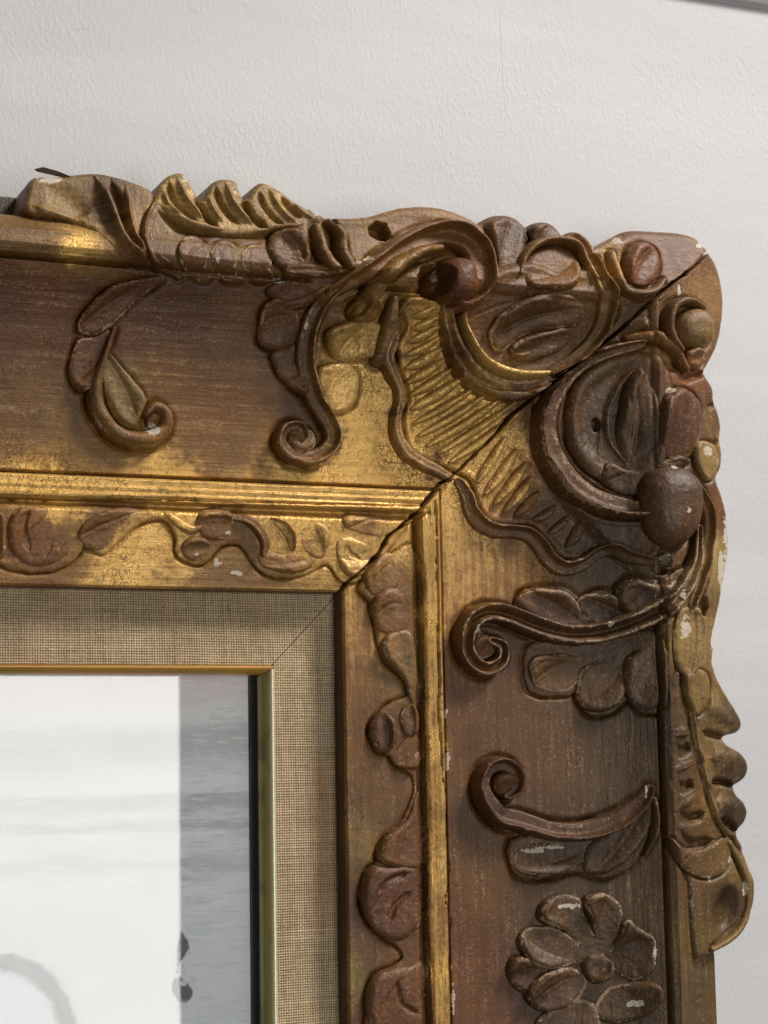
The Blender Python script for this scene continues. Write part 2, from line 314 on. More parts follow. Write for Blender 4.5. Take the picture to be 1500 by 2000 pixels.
# ------------------------------------------------------------------ object helpers
def link(name, me, parent=None):
    o = bpy.data.objects.new(name, me); sc.collection.objects.link(o)
    if parent is not None: o.parent = parent
    return o
def mesh_from(name, V, Q, mat, parent, tris=None, col=None, msk=None, chip=None, flatshade=False):
    me = bpy.data.meshes.new(name); nv, nq = len(V), len(Q)
    W = np.empty((nv, 3), np.float32); W[:, 0] = V[:, 0]*S; W[:, 1] = -V[:, 2]*S; W[:, 2] = V[:, 1]*S
    me.vertices.add(nv); me.vertices.foreach_set('co', W.ravel())
    me.loops.add(nq*4); me.loops.foreach_set('vertex_index', Q.astype(np.int32).ravel())
    me.polygons.add(nq); me.polygons.foreach_set('loop_start', np.arange(0, nq*4, 4, dtype=np.int32)); me.polygons.foreach_set('loop_total', np.full(nq, 4, np.int32))
    me.update(calc_edges=True)
    me.polygons.foreach_set('use_smooth', np.full(nq, not flatshade))
    def put(nm, arr):
        a = me.color_attributes.new(nm, 'FLOAT_COLOR', 'POINT'); d = np.ones((nv, 4), np.float32); d[:, :3] = arr; a.data.foreach_set('color', d.ravel())
    if col is not None: put('col', col)
    if msk is not None: put('msk', msk)
    if chip is not None:
        a = me.attributes.new('chip', 'FLOAT', 'POINT'); a.data.foreach_set('value', chip.astype(np.float32))
    me.materials.append(mat); me.validate(); return link(name, me, parent)
def grid_mesh(name, U, V, Z, parent, mat, SD=None, skirt=2.5, skirt_abs=None, colfn=None, wear=None, tint=None):
    """height field over the grid; cut along SD=0 and given side walls"""
    nu, nv = U.shape; idx = np.arange(nu*nv).reshape(nu, nv)
    P = np.stack([U.ravel(), V.ravel(), Z.ravel()], 1).astype(float)
    q = np.stack([idx[:-1, :-1], idx[1:, :-1], idx[1:, 1:], idx[:-1, 1:]], -1)
    if SD is not None:
        keep = (np.maximum.reduce([SD[:-1, :-1], SD[1:, :-1], SD[1:, 1:], SD[:-1, 1:]]) > 0)
        q = q[keep]
        gu = np.gradient(SD, axis=0)/np.gradient(U, axis=0); gv = np.gradient(SD, axis=1)/np.gradient(V, axis=1)
        L = np.sqrt(gu**2+gv**2)+1e-6; out = (SD < 0)
        st = np.where(out, np.minimum(-SD, .9), 0)
        P[:, 0] += (gu/L*st).ravel(); P[:, 1] += (gv/L*st).ravel()
    else: q = q.reshape(-1, 4)
    used = np.unique(q); remap = -np.ones(nu*nv, int); remap[used] = np.arange(len(used)); q = remap[q]; P = P[used]
    h = P[:, 2]
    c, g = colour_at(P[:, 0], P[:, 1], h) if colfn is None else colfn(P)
    if tint is not None: c = c*(1-tint[3])+np.array(srgb(tint[:3]))*ALB*(np.array([1.02, .98, .68]) if tint[4] < .45 else 1.)*tint[3]; g = g*(1-tint[3])+tint[4]*tint[3]
    ck = crack_shade(P[:, 0], P[:, 1]); c = c*(1-.93*ck[:, None]); g = g*(1-ck)
    wr = (np.zeros(len(P)) if wear is None else wear.ravel()[used])-ck*2
    ms = np.stack([g, wr, side_mask(P[:, 0], P[:, 1])*.24+.38], 1); ch = chip_glint_mask(P[:, 0], P[:, 1], h)
    if skirt or skirt_abs is not None:
        e = np.concatenate([q[:, [0, 1]], q[:, [1, 2]], q[:, [2, 3]], q[:, [3, 0]]])
        key = e[:, 0].astype(np.int64)*len(P)+e[:, 1]; rk = e[:, 1].astype(np.int64)*len(P)+e[:, 0]
        be = e[~np.isin(key, rk)]
        bv = np.unique(be); r2 = -np.ones(len(P), int); n0 = len(P)
        r2[bv] = np.arange(len(bv))
        top = P[bv].copy(); low = P[bv].copy(); low[:, 2] = low[:, 2]-skirt if skirt_abs is None else np.minimum(low[:, 2]-.5, skirt_abs)
        P = np.concatenate([P, top, low]); t = r2[be]
        sq = np.stack([n0+t[:, 1], n0+t[:, 0], n0+len(bv)+t[:, 0], n0+len(bv)+t[:, 1]], 1)
        q = np.concatenate([q, sq]); ext = lambda a: np.concatenate([a, a[bv], a[bv]])
        c, ms, ch = ext(c), ext(ms), ext(ch)
    return mesh_from(name, P, q, mat, parent, col=c, msk=ms, chip=ch)
def ugrid(u0, u1, v0, v1, st):
    a = np.arange(u0, u1+st, st); b = np.arange(v0, v1+st, st); return np.meshgrid(a, b, indexing='ij')

def empty(name, label, cat, loc=(0, 0, 0)):
    o = bpy.data.objects.new(name, None); sc.collection.objects.link(o); o.location = loc; o.empty_display_size = .05
    o['label'] = label; o['category'] = cat; return o
FRAME = empty('picture_frame', 'carved wooden picture frame with worn gilding, shells and scrolls, hanging on the white wall', 'picture frame')

# ------------------------------------------------------------------ wall and the grey ledge above
def wall():
    xs = np.array([-2500, -600, 600, 2500.]); V = np.array([(x, y, 0.) for x in xs for y in (-1600, -500, 500, 1400)], float)
    Q = np.array([(i*4+j, (i+1)*4+j, (i+1)*4+j+1, i*4+j+1) for i in range(3) for j in range(3)])
    o = mesh_from('wall', V, Q, MW, None); o['kind'] = 'structure'
    # a hair-line seam in the paint
    a = np.array([unproj(x, y, 0.) for x, y in ((977, 20), (981, 110), (986, 215))]); V = []
    for k, p in enumerate(a):
        for dx, h in ((-.22, .0), (0, .16), (.22, .0)): V.append((p[0]+dx, p[1], h))
    Q = np.array([(k*3+j, k*3+j+1, k*3+j+4, k*3+j+3) for k in range(2) for j in range(2)])
    s = mesh_from('paint_seam', np.array(V, float), Q, MW, o)
wall()
def ledge():
    a = unproj(1435, 12, 0.); v0 = a[1]
    prof = [(0, v0), (1.0, v0+.3), (1.2, v0+1.5), (3, v0+2.2), (4.5, v0+5), (4.8, v0+12), (5.5, v0+26), (7, v0+30), (7, v0+60), (0, v0+60)]
    n = len(prof); V = np.array([(x, p[1], p[0]) for x in (-2500, 2500) for p in prof], float)
    Q = np.array([(k, (k+1) % n, n+(k+1) % n, n+k) for k in range(n)])
    o = mesh_from('cornice', V, Q, MGR, None, flatshade=True); o['kind'] = 'structure'
ledge()

# ------------------------------------------------------------------ ground under the ornaments: rails plus the solid carved blocks that overhang them
def uvpoly(P, off=0., hf=plain, closed=True, n=5, sm=True):
    a = np.array(P, float); q = fix_uv(a[:, 0], a[:, 1], hf, off)
    return spline(q, closed, n) if sm else q
BLOCKS = {}
def block_h(u, v):
    """height of the broad carved shoulder that carries the overhanging work"""
    s = side_mask(u, v)
    t = np.where(s, np.interp(u, [60, 100, 110, 120, 140, 160], [33, 41, 46, 47, 42, 36]), np.interp(v, [30, 72, 84, 94, 112, 128], [33, 41, 46, 47, 42, 37]))
    return t
def outer_sd(Pf): return Pf
BL = {
 'curled_leaf': [(50,378),(54,360),(64,348),(85,344),(120,345),(150,340),(190,338),(225,345),(262,356),(290,369),(301,384),(296,410),(290,440),(290,470),(300,500),(312,528),(255,522),(232,508),(205,480),(172,448),(130,430),(95,424),(62,422),(46,408)],
 'frond': [(299,388),(308,368),(322,348),(340,338),(357,340),(368,352),(378,372),(388,388),(398,391),(404,374),(416,356),(430,350),(450,351),(462,356),(466,368),(470,382),(478,390),(486,384),(494,368),(508,357),(526,361),(548,374),(575,394),(600,409),(622,419),(640,430),(640,470),(610,520),(560,538),(520,548),(470,548),(420,545),(370,540),(330,535),(300,515),(288,480),(286,440),(290,410)],
 'web': [(600,409),(622,419),(650,423),(690,424),(725,420),(758,410),(790,403),(830,401),(865,405),(900,417),(925,430),(945,444),(980,480),(985,540),(960,600),(900,600),(850,520),(790,520),(720,560),(670,590),(620,600),(590,560),(600,500)],
 'corner': [(935,440),(950,426),(968,418),(990,417),(1010,424),(1024,436),(1034,445),(1044,434),(1060,430),(1078,434),(1092,446),(1104,460),(1114,451),(1128,450),(1142,456),(1154,470),(1166,486),(1180,478),(1198,464),(1222,450),(1245,447),(1285,449),(1325,452),(1356,460),(1380,482),(1398,510),(1410,545),(1416,590),(1412,640),(1402,680),(1386,712),(1378,728),(1388,744),(1396,762),(1397,784),(1406,806),(1411,835),(1409,860),(1413,885),(1411,915),(1402,936),(1412,965),(1421,1000),(1426,1050),(1422,1100),(1412,1160),(1402,1210),(1393,1250),(1391,1290),(1340,1320),(1300,1260),(1270,1180),(1230,1120),(1190,1085),(1120,1010),(1065,930),(1035,850),(1030,790),(975,780),(915,745),(880,690),(862,620),(858,560),(880,480)],
 'fan': [(1392,1260),(1392,1290),(1400,1320),(1416,1350),(1436,1382),(1448,1405),(1449,1422),(1440,1432),(1424,1436),(1413,1443),(1424,1456),(1444,1466),(1458,1482),(1462,1502),(1456,1520),(1444,1530),(1434,1537),(1440,1552),(1454,1566),(1461,1586),(1456,1606),(1446,1618),(1440,1630),(1450,1648),(1465,1680),(1475,1720),(1474,1762),(1462,1798),(1438,1830),(1408,1855),(1376,1870),(1352,1860),(1340,1700),(1320,1660),(1300,1600),(1294,1500),(1296,1400),(1312,1300),(1345,1270)],
}
EDGE_OFF = -1.0
bh = lambda u, v: block_h(u, v)
BUV = {k: uvpoly(P, EDGE_OFF, bh, n=3) for k, P in BL.items()}
# lookup table of the ground (1 mm) so that ornaments can sit on it
GU0, GV0, GST = -330., -420., .8
GA = np.arange(GU0, 230., GST); GB = np.arange(GV0, 190., GST); GGU, GGV = np.meshgrid(GA, GB, indexing='ij')
GR = plain(GGU, GGV)
beyond = np.where(side_mask(GGU, GGV), GGU > 112, GGV > 86)
for k, P in BUV.items():
    m = (GGU > P[:, 0].min()-6) & (GGU < P[:, 0].max()+6) & (GGV > P[:, 1].min()-6) & (GGV < P[:, 1].max()+6)
    sd = poly_sd(GGU[m], GGV[m], P); b = block_h(GGU[m], GGV[m]); p = GR[m]; bb = beyond[m]
    wgt = smooth(-.5, 4., sd)
    GR[m] = np.where(bb & (sd > -6), np.maximum(b, p), np.maximum(p, p+(b-p)*wgt))
def ground(u, v):
    x = np.clip((u-GU0)/GST, 0, len(GA)-1.001); y = np.clip((v-GV0)/GST, 0, len(GB)-1.001)
    i = x.astype(int); j = y.astype(int); a = x-i; b = y-j
    return (GR[i, j]*(1-a)+GR[i+1, j]*a)*(1-b)+(GR[i, j+1]*(1-a)+GR[i+1, j+1]*a)*b
def gpix(P, off):
    a = np.array(P, float); return fix_uv(a[:, 0], a[:, 1], ground, off, 7)

# ---- the rails: two base meshes meeting in the opened mitre, split in strips so that each moulding is a part
def rail(name, a0, a1, side, label=None, skirt_abs=None):
    """strip of the moulding between profile stations a0..a1 (v for the top rail)"""
    lo = a0; hi = a1
    n = max(2, int(round((hi-lo)/.5)))
    st = np.unique(np.round(np.concatenate([np.linspace(lo, hi, n+1), PT_V[(PT_V > lo) & (PT_V < hi)]]), 3))
    if side:
        st = _map(st); L = np.concatenate([np.arange(-420, -215, 8.), np.arange(-215, 118, .5)])
        U, V = np.meshgrid(st, L, indexing='ij')
        top = np.interp(U, MIT[:, 0], MIT[:, 1]); V = np.minimum(V, top)          # ends on the mitre
        V = V+0
    else:
        inv = lambda v: np.interp(v, MIT[:, 1], MIT[:, 0])
        L = np.concatenate([np.arange(-320, -165, 8.), np.arange(-165, 150, .5)])
        U, V = np.meshgrid(L, st, indexing='ij'); U = np.minimum(U, inv(V))
    Z = np.where(np.zeros(U.shape, bool), 0, (np.interp(U, PS_U, PS_H) if side else np.interp(V, PT_V, PT_H)))
    Z = Z+relief(U, V)*(.6 if hi-lo > 14 else .35)+carve(U, V)+moat(U, V)
    idx = np.arange(U.size).reshape(U.shape)
    q = np.stack([idx[:-1, :-1], idx[1:, :-1], idx[1:, 1:], idx[:-1, 1:]], -1).reshape(-1, 4)
    P = np.stack([U.ravel(), V.ravel(), Z.ravel()], 1)
    # drop collapsed cells past the mitre
    A = P[q]; ar = abs((A[:, 2, 0]-A[:, 0, 0])*(A[:, 3, 1]-A[:, 1, 1])-(A[:, 3, 0]-A[:, 1, 0])*(A[:, 2, 1]-A[:, 0, 1])); q = q[ar > 1e-4]
    used = np.unique(q); r = -np.ones(len(P), int); r[used] = np.arange(len(used)); q = r[q]; P = P[used]
    c, g = colour_at(P[:, 0], P[:, 1], P[:, 2]); ch = chip_glint_mask(P[:, 0], P[:, 1], P[:, 2])
    if name == 'bead':
        k_ = (.62+.25*fbm(P[:, 0], P[:, 1], 9., 3))[:, None]; c = c*(1-k_)+srgb((206,168,88))*ALB*1.25*k_; g = g*(1-k_[:, 0])+.9*k_[:, 0]
    ck = crack_shade(P[:, 0], P[:, 1]); c = c*(1-.93*ck[:, None]); g = g*(1-ck)
    wr = .05-ck*2; k = P[:, 0] if side else P[:, 1]
    if hi-lo > 14: wr += .0
    ms = np.stack([g, wr, np.full(len(P), float(side))], 1)
    e = np.concatenate([q[:, [0, 1]], q[:, [1, 2]], q[:, [2, 3]], q[:, [3, 0]]])
    key = e[:, 0].astype(np.int64)*len(P)+e[:, 1]; rk = e[:, 1].astype(np.int64)*len(P)+e[:, 0]; be = e[~np.isin(key, rk)]
    bv = np.unique(be); r2 = -np.ones(len(P), int); r2[bv] = np.arange(len(bv)); n0 = len(P)
    top = P[bv].copy(); low = P[bv].copy(); low[:, 2] = skirt_abs if skirt_abs is not None else 3.
    P = np.concatenate([P, top, low]); t = r2[be]
    sq = np.stack([n0+t[:, 1], n0+t[:, 0], n0+len(bv)+t[:, 0], n0+len(bv)+t[:, 1]], 1); q = np.concatenate([q, sq])
    ext = lambda a: np.concatenate([a, a[bv], a[bv]])
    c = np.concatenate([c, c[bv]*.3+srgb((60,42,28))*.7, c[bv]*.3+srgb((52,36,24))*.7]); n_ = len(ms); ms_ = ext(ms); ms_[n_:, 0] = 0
    o = mesh_from(name, P, q, MG, FRAME, col=c, msk=ms_, chip=ext(ch))
    if label: o['label'] = label
    return o
# ---- carved pieces
def box_grid(P, pad, st=.36):
    return ugrid(P[:, 0].min()-pad, P[:, 0].max()+pad, P[:, 1].min()-pad, P[:, 1].max()+pad, st)
def groove_field(U, V, grooves, off):
    r = np.zeros(U.shape)
    for g in grooves:
        Q = spline(gpix(g[0], off), False, 4); d, t, s = seg_dist(U, V, Q); w_ = g[2]*.2
        tp = np.clip(np.minimum(t, 1-t)/.18, 0.15, 1) if len(g) < 4 else 1.
        r -= g[1]*np.exp(-(d/(w_*tp))**2)*tp
    return r
MST = .4; MGA = np.arange(-170., 150., MST); MGB = np.arange(-225., 130., MST); MO = np.zeros((len(MGA), len(MGB)))
def moat_add(Q=None, C=None, wt=None, dep=2.4):
    B_ = Q if Q is not None else C; pad = 3 if Q is not None else wt.max()+3
    i0, i1 = np.searchsorted(MGA, [B_[:, 0].min()-pad, B_[:, 0].max()+pad]); j0, j1 = np.searchsorted(MGB, [B_[:, 1].min()-pad, B_[:, 1].max()+pad])
    if i1-i0 < 2 or j1-j0 < 2: return
    U, V = np.meshgrid(MGA[i0:i1], MGB[j0:j1], indexing='ij')
    if Q is not None: o_ = -poly_sd(U, V, Q)
    else:
        d, t, s = seg_dist(U, V, C); L = np.concatenate([[0], np.cumsum(np.linalg.norm(np.diff(C, axis=0), axis=1))]); L /= L[-1]; o_ = d-np.interp(t, L, wt)
    k = dep*(.75+.5*vnoise(U, V, 6.))
    m = -k*np.where(o_ < 0, 1., np.exp(-(o_/1.25)**2))
    MO[i0:i1, j0:j1] = np.minimum(MO[i0:i1, j0:j1], m)
def moat(u, v):
    x = np.clip((u-MGA[0])/MST, 0, len(MGA)-1.001); y = np.clip((v-MGB[0])/MST, 0, len(MGB)-1.001)
    i = x.astype(int); j = y.astype(int); a = x-i; b = y-j
    return (MO[i, j]*(1-a)+MO[i+1, j]*a)*(1-b)+(MO[i, j+1]*(1-a)+MO[i+1, j+1]*a)*b
def dome(x, p=2.): return (1-(1-np.clip(x, 0, 1))**p)**(1/p)
HG = 1.55
ROOT = {(326,541):(310,545),(158,662):(222,645),(212,690):(212,700),(528,565):(700,520),(516,602):(590,620),(536,690):(600,690),(640,655):(740,632),(624,722):(690,715),(540,455):(600,520),(560,520):(700,520),(955,440):(985,560),(1040,446):(1060,480),(1108,466):(1170,530),
 (962,652):(1145,600),(1000,680):(1120,650),(1210,845):(1240,910),(1300,800):(1320,895),(1014,1172):(1150,1225),(1130,1180):(1256,1228),(1204,1160):(1366,1075),(1036,1306):(1150,1290),(1132,1335):(1225,1292),(1226,1290):(1285,1265),(1008,1682):(1150,1660),(1145,1680):(1276,1556),
 (1312,1640):(1425,1640),(16,1030):(140,990),(154,1052):(322,994),(508,1082):(620,1085),(580,1030):(600,1020),(670,1012):(808,1005),(660,1058):(750,1080),(712,1128):(776,1095),(730,1178):(795,1180),(748,1262):(818,1380),(746,1684):(824,1545),(712,1730):(828,1700),(724,1930):(832,1885)}
def lobe(name, P, H=3., w_=4., dish=0., tint=None, grooves=(), parent=None, wear=.34, base=0., tilt=None, skirt=3.5, st=.36, n=5, abs_=None, edge=None, flat=False, vein=.3, grow=.0, root=None, scoop=.2):
    if root is None: root = ROOT.get(tuple(P[0]))
    H = H*(HG if not flat else 1.)
    Q = spline(gpix(P, H*.5+base), True, n); U, V = box_grid(Q, 2.2, st); sd = poly_sd(U, V, Q)
    if not flat: sd = sd+.55+grow; w_ = w_*.72
    sd = sd+.20*vnoise(U, V, 2.4)+.10*vnoise(U, V, .9)
    x = np.clip(sd/w_, 0, 1); rel = H*dome(x, 2. if flat else 1.9)
    dish = dish*HG*.6 if not flat else 0.
    if dish: rel -= dish*smooth(.35, 1.4, sd/w_)
    if not flat:
        c = Q.mean(0); rt = gpix([root], H*.5+base)[0] if root is not None else None
        e_, ev = np.linalg.eigh(np.cov((Q-c).T)); ax = ev[:, 1]
        if rt is not None: ax = (c-rt)/(np.linalg.norm(c-rt)+1e-6)
        nn = np.array([-ax[1], ax[0]]); qa = (Q-c)@ax; qb = (Q-c)@nn; la = np.ptp(qa); lb = np.ptp(qb)/2
        a_ = (U-c[0])*ax[0]+(V-c[1])*ax[1]; b_ = (U-c[0])*nn[0]+(V-c[1])*nn[1]; an = (a_-qa.min())/la; bn = (b_-(qb.max()+qb.min())/2)/lb
        sg_ = 1. if nn[1] > 0 else -1.          # the high edge of each leaf is its upper edge, scooped towards the lower
        if int(abs(c[0]*7+c[1]*3)) % 3 == 0: sg_ = -sg_
        bend = .25*sg_*(1-(2*an-1)**2); bb = bn-bend
        f = (.22+.78*smooth(-.05, .62, an)) if rt is not None else 1.
        rel = rel*(.66+.34*np.tanh(sg_*bb*1.6)-scoop*np.exp(-((bb+.15*sg_)/.42)**2))*f
        if vein: rel += x*f*(-vein*1.5*np.exp(-((b_-lb*bend*1.2)/.6)**2)-vein*.8*np.exp(-((bb-.5*sg_)/.12)**2)*smooth(.1, .5, an))
    if tilt is not None:
        c = Q.mean(0); rel += ((U-c[0])*tilt[0]+(V-c[1])*tilt[1])*smooth(0, .6, x)
    rel += groove_field(U, V, grooves, H+base)*smooth(0, .35, x)
    nz = relief(U, V)*(.1 if flat else .35)+(.1 if flat else .30)*fbm(U, V, 4.5, 3, off=2.)*x+.09*vnoise(U, V, 1.1, off=4.)*x
    gz = ground(U, V)
    if flat: gz = np.full(gz.shape, np.mean(gz[sd > 0]))
    if parent is None or parent is FRAME: moat_add(Q)
    Z = gz+base+rel+nz+carve(U, V)
    we = np.where(sd > 0, wear*(np.exp(-((sd-.9)/.7)**2)*.9+.25), 0.)
    for g in grooves: pass
    if edge: we = we*edge
    return grid_mesh(name, U, V, Z, parent or FRAME, MG, SD=sd, skirt=skirt, skirt_abs=abs_, wear=we, tint=tint)
def ribbon(name, P, W, H=3., prof='round', tint=None, parent=None, wear=.34, base=0., grooves=(), Hs=None, skirt=3.5, st=.36):
    H = H*HG
    C0 = gpix(P, H*.7+base); C = spline(C0, False, 7); W = np.array(W, float)*.2
    wt = np.interp(np.linspace(0, 1, len(C)), np.linspace(0, 1, len(W)), W)
    L = np.concatenate([[0], np.cumsum(np.linalg.norm(np.diff(C, axis=0), axis=1))]); L /= L[-1]
    U, V = box_grid(C, wt.max()+1.2, st); d, t, sg = seg_dist(U, V, C)
    if parent is None or parent is FRAME: moat_add(C=C, wt=wt)
    wl = np.interp(t, L, wt); wl = wl*(1+.06*vnoise(U, V, 4.))
    sd = wl-d; s = np.clip(d/wl, 0, 1)*sg
    Hs = Hs or [.55, .9, 1.05, .95, 1.05, .9, .8]
    Hh = H*np.interp(t, np.linspace(0, 1, len(Hs)), Hs)*(1+.10*vnoise(U, V, 6., off=11.))
    a = np.abs(s)
    if prof == 'round': p = np.sqrt(np.clip(1-a**2.3, 0, 1))
    elif prof == 'chan': p = dome((1-a)/.34, 2.)*(1-.55*np.exp(-(s/.42)**2))
    elif prof == 'left': p = dome((1-a)/.3, 2.)*(.42+.58*np.exp(-((s-.55)/.28)**2))
    elif prof == 'right': p = dome((1-a)/.3, 2.)*(.42+.58*np.exp(-((s+.55)/.28)**2))
    elif prof == 'vee': p = dome((1-a)/.35, 1.6)*(.35+.65*np.exp(-(s/.3)**2))
    rel = Hh*p+groove_field(U, V, grooves, H+base)
    nz = relief(U, V)*.35+.24*fbm(U, V, 4.5, 3, off=2.)+.08*vnoise(U, V, 1.1, off=4.)
    Z = ground(U, V)+base+rel+nz+carve(U, V)
    pk = {'round': 0., 'chan': .7, 'left': .6, 'right': .6, 'vee': 0.}[prof]
    we = np.where(sd > 0, wear*(.25+.9*np.exp(-((a-pk)/.16)**2)), 0.) if prof != 'round' else np.where(sd > 0, wear*(.3+.7*np.exp(-((a-.7)/.2)**2)), 0)
    return grid_mesh(name, U, V, Z, parent or FRAME, MG, SD=sd, skirt=skirt, wear=we, tint=tint)

# ---- carved shoulders that reach past the rail
def block(name, key, grooves=(), bev=3.2, drop=5., tint=None, extra=None, label=None):
    Q = BUV[key] if key in BUV else None
    U, V = box_grid(Q, 1.4, .36); sd = poly_sd(U, V, Q)+.10*vnoise(U, V, 1.8)
    out = smooth(-2, 6, np.where(side_mask(U, V), U-112, V-88))          # only the outward edge is rounded over
    rel = -(1-dome(sd/bev, 2.))*drop*out
    Z = ground(U, V)+.35+rel+groove_field(U, V, grooves, 0.)*1.25+relief(U, V)*.5+carve(U, V)+moat(U, V)
    if extra is not None: Z += extra(U, V, sd)
    we = .30*np.exp(-((sd-1.2)/.9)**2)*out+.06
    o = grid_mesh(name, U, V, Z, FRAME, MG, SD=sd, skirt_abs=5., wear=we, tint=tint)
    if label: o['label'] = label
    return o
BR = (128,92,62,.35,.15); DK = (104,82,62,.4,.05); RD = (118,78,56,.45,.05); GO = (206,172,92,.5,.95); GB_ = (176,158,118,.6,.1); PK = (150,108,84,.3,.05)
def valley(P, dep, wd):
    def f(U, V, sd):
        Q = spline(gpix(P, -2.), False, 4); d, t, s = seg_dist(U, V, Q); return -dep*np.exp(-(d/(wd*.2))**2)
    return f
# ---- left cove spray
lobe('leaf', [(326,541),(282,545),(240,551),(214,562),(190,582),(166,610),(155,634),(163,648),(188,652),(210,641),(236,618),(262,592),(292,566)], 3.0, 4., 1.1, RD, wear=.5)
lobe('leaf', [(158,662),(190,657),(216,645),(220,668),(207,700),(194,735),(184,756),(162,760),(146,750),(138,722),(144,690)], 3.0, 3.6, .8, BR, wear=.5)
ribbon('scroll', [(226,640),(207,690),(194,730),(188,775),(200,812),(226,842),(262,858),(300,855),(324,836),(326,808),(306,792),(288,806)], [5,7,11,15,17,17,17,17,15,14,11,7], 3.6, 'round', BR, wear=.45)
lobe('petal', [(212,690),(240,720),(268,752),(285,780),(276,808),(270,835),(240,825),(218,795),(208,755),(203,720)], 2.2, 5., 1.4, GB_, tilt=(-.02, -.08))
# ---- second spray
lobe('leaf', [(528,565),(560,546),(610,535),(670,523),(700,518),(668,548),(628,575),(596,598),(565,602),(545,585)], 3.2, 4., .8, RD)
lobe('leaf', [(516,602),(530,586),(556,583),(580,596),(588,630),(580,662),(556,680),(526,676),(508,660),(511,628)], 3.2, 4.2, .6, BR)
lobe('leaf', [(536,690),(560,680),(588,674),(600,705),(604,745),(598,770),(575,758),(552,735),(540,712)], 3.0, 3.6, .8, BR)
ribbon('scroll', [(716,520),(672,550),(632,592),(608,640),(600,690),(606,735),(622,780),(645,818),(656,850),(642,878),(610,893),(575,887),(554,862),(562,836),(588,830),(600,850)], [9,13,16,18,19,18,17,17,16,16,16,15,14,12,10,6], 4.4, 'left', BR, wear=.5)
lobe('leaf', [(640,655),(655,638),(690,628),(735,630),(758,642),(760,668),(742,688),(705,698),(675,702),(652,688)], 3.2, 4.4, .9, (190,158,90,.5,.7), wear=.3, grooves=[([(700,640),(705,665),(700,690)],.9,5)])
lobe('leaf', [(624,722),(650,712),(680,712),(700,728),(702,765),(690,792),(668,804),(645,796),(630,770),(620,745)], 3.0, 4.0, 1.0, (214,184,122,.5,.6), wear=.3)
ribbon('leaf_stalk', [(868,478),(828,488),(785,510),(750,545),(728,582),(716,606)], [9,13,17,19,21,18], 6.0, 'round', (170,136,88,.5,.4), base=1.)
lobe('knob', [(700,590),(716,578),(738,582),(750,598),(745,614),(728,622),(708,616),(698,604)], 6.5, 4.5, 0, (186,156,106,.6,.3), base=1.)
ribbon('leaf_rib', [(775,585),(766,620),(758,660),(745,700)], [10,16,18,14], 3.2, 'round', (120,96,66,.6,.1), wear=.2)
lobe('leaf', [(540,455),(565,445),(590,448),(602,470),(612,500),(602,520),(575,524),(548,510),(530,485)], 5., 4.6, .6, BR, grooves=[([(596,470),(606,500)],1.4,5)])
ribbon('leaf_rib', [(625,440),(628,470),(640,500),(660,520)], [10,13,14,12], 4., 'round', PK)
ribbon('leaf_rib', [(648,430),(668,455),(672,490),(690,515)], [9,12,13,12], 4., 'round', PK)
lobe('leaf', [(560,520),(600,512),(650,515),(700,520),(660,535),(600,540),(565,540)], 4., 3., .2, BR)
# the long scroll over the top edge and its rolled end
ribbon('scroll', [(655,565),(700,540),(745,512),(790,480),(835,458),(880,448),(920,462),(945,492),(952,530),(938,562),(912,578)], [10,16,20,23,25,27,30,32,33,30,26], 7.0, 'left', (168,122,82,.5,.1), wear=.35, base=1.)
lobe('scroll_eye', [(862,540),(870,512),(895,500),(925,508),(942,535),(938,568),(915,592),(885,598),(862,588),(852,565)], 11., 9., 0, (112,64,44,.55,.0), base=1., wear=.25, flat=True)
for x, y, r, hh in ((592,858,26,3.2),(946,1262,24,3.4),(992,1530,24,3.4),(304,822,14,2.6)):
    lobe('scroll_eye', [(x+r*math.cos(k*math.pi/4), y+r*math.sin(k*math.pi/4)) for k in range(8)], hh, 4.6, 0, (150,112,78,.3,.1), wear=.5, vein=0, scoop=.0)
# ---- ribbed shell
SH = [(788,590),(830,582),(862,600),(872,660),(895,712),(940,752),(1000,775),(1036,790),(1040,850),(1070,925),(1120,985),(1190,1015),(1262,1020),(1292,1060),(1270,1092),(1235,1082),(1200,1068),(1165,1072),(1130,1090),(1098,1082),(1070,1048),(1040,1022),(995,1022),(958,1010),(938,975),(925,935),(890,915),(850,898),(812,878),(800,850),(795,815),(805,770),(790,720),(782,680),(792,640)]
shell = lobe('shell', SH, 2.6, 3.5, 1.6, None, wear=.1, skirt=4.)
RB = [((808,617),(850,600)),((808,640),(856,620)),((803,665),(857,638)),((798,692),(858,660)),((797,718),(862,682)),((800,745),(868,702)),((806,770),(880,722)),((808,798),(905,738)),((812,826),(930,757)),((822,850),(955,768)),((838,870),(983,778)),((858,886),(1008,786)),((882,902),(1024,800)),
      ((935,940),(986,858)),((952,962),(1010,880)),((970,982),(1030,905)),((990,996),(1040,932)),((1010,1006),(1052,962)),((1045,1015),(1085,990)),((1075,1040),(1110,1010)),((1110,1065),(1140,1020))]
for i, (a, b) in enumerate(RB):
    mx = ((a[0]+b[0])/2+random.uniform(-2, 2), (a[1]+b[1])/2+4)
    ww_ = random.uniform(.8, 1.15)
    ribbon('rib', [a, mx, b], [4.5*ww_, 9.5*ww_, 11.5*ww_, 10*ww_, 5*ww_], random.uniform(1.7, 2.3) if i < 17 else 1.1, 'round', (206,172,98,.4,.9) if i < 17 else None, parent=shell, base=1.2, wear=.2, skirt=2., st=.3)
RIM = [(800,590),(786,615),(784,645),(772,668),(762,695),(770,725),(784,755),(786,785),(778,818),(782,850),(798,880),(826,900),(858,915),(884,930)]
ribbon('shell_rim', RIM, [10,11,12,14,16,15,13,12,13,15,16,15,13,10], 4.0, 'right', (124,86,62,.5,.0), wear=.6, parent=shell)
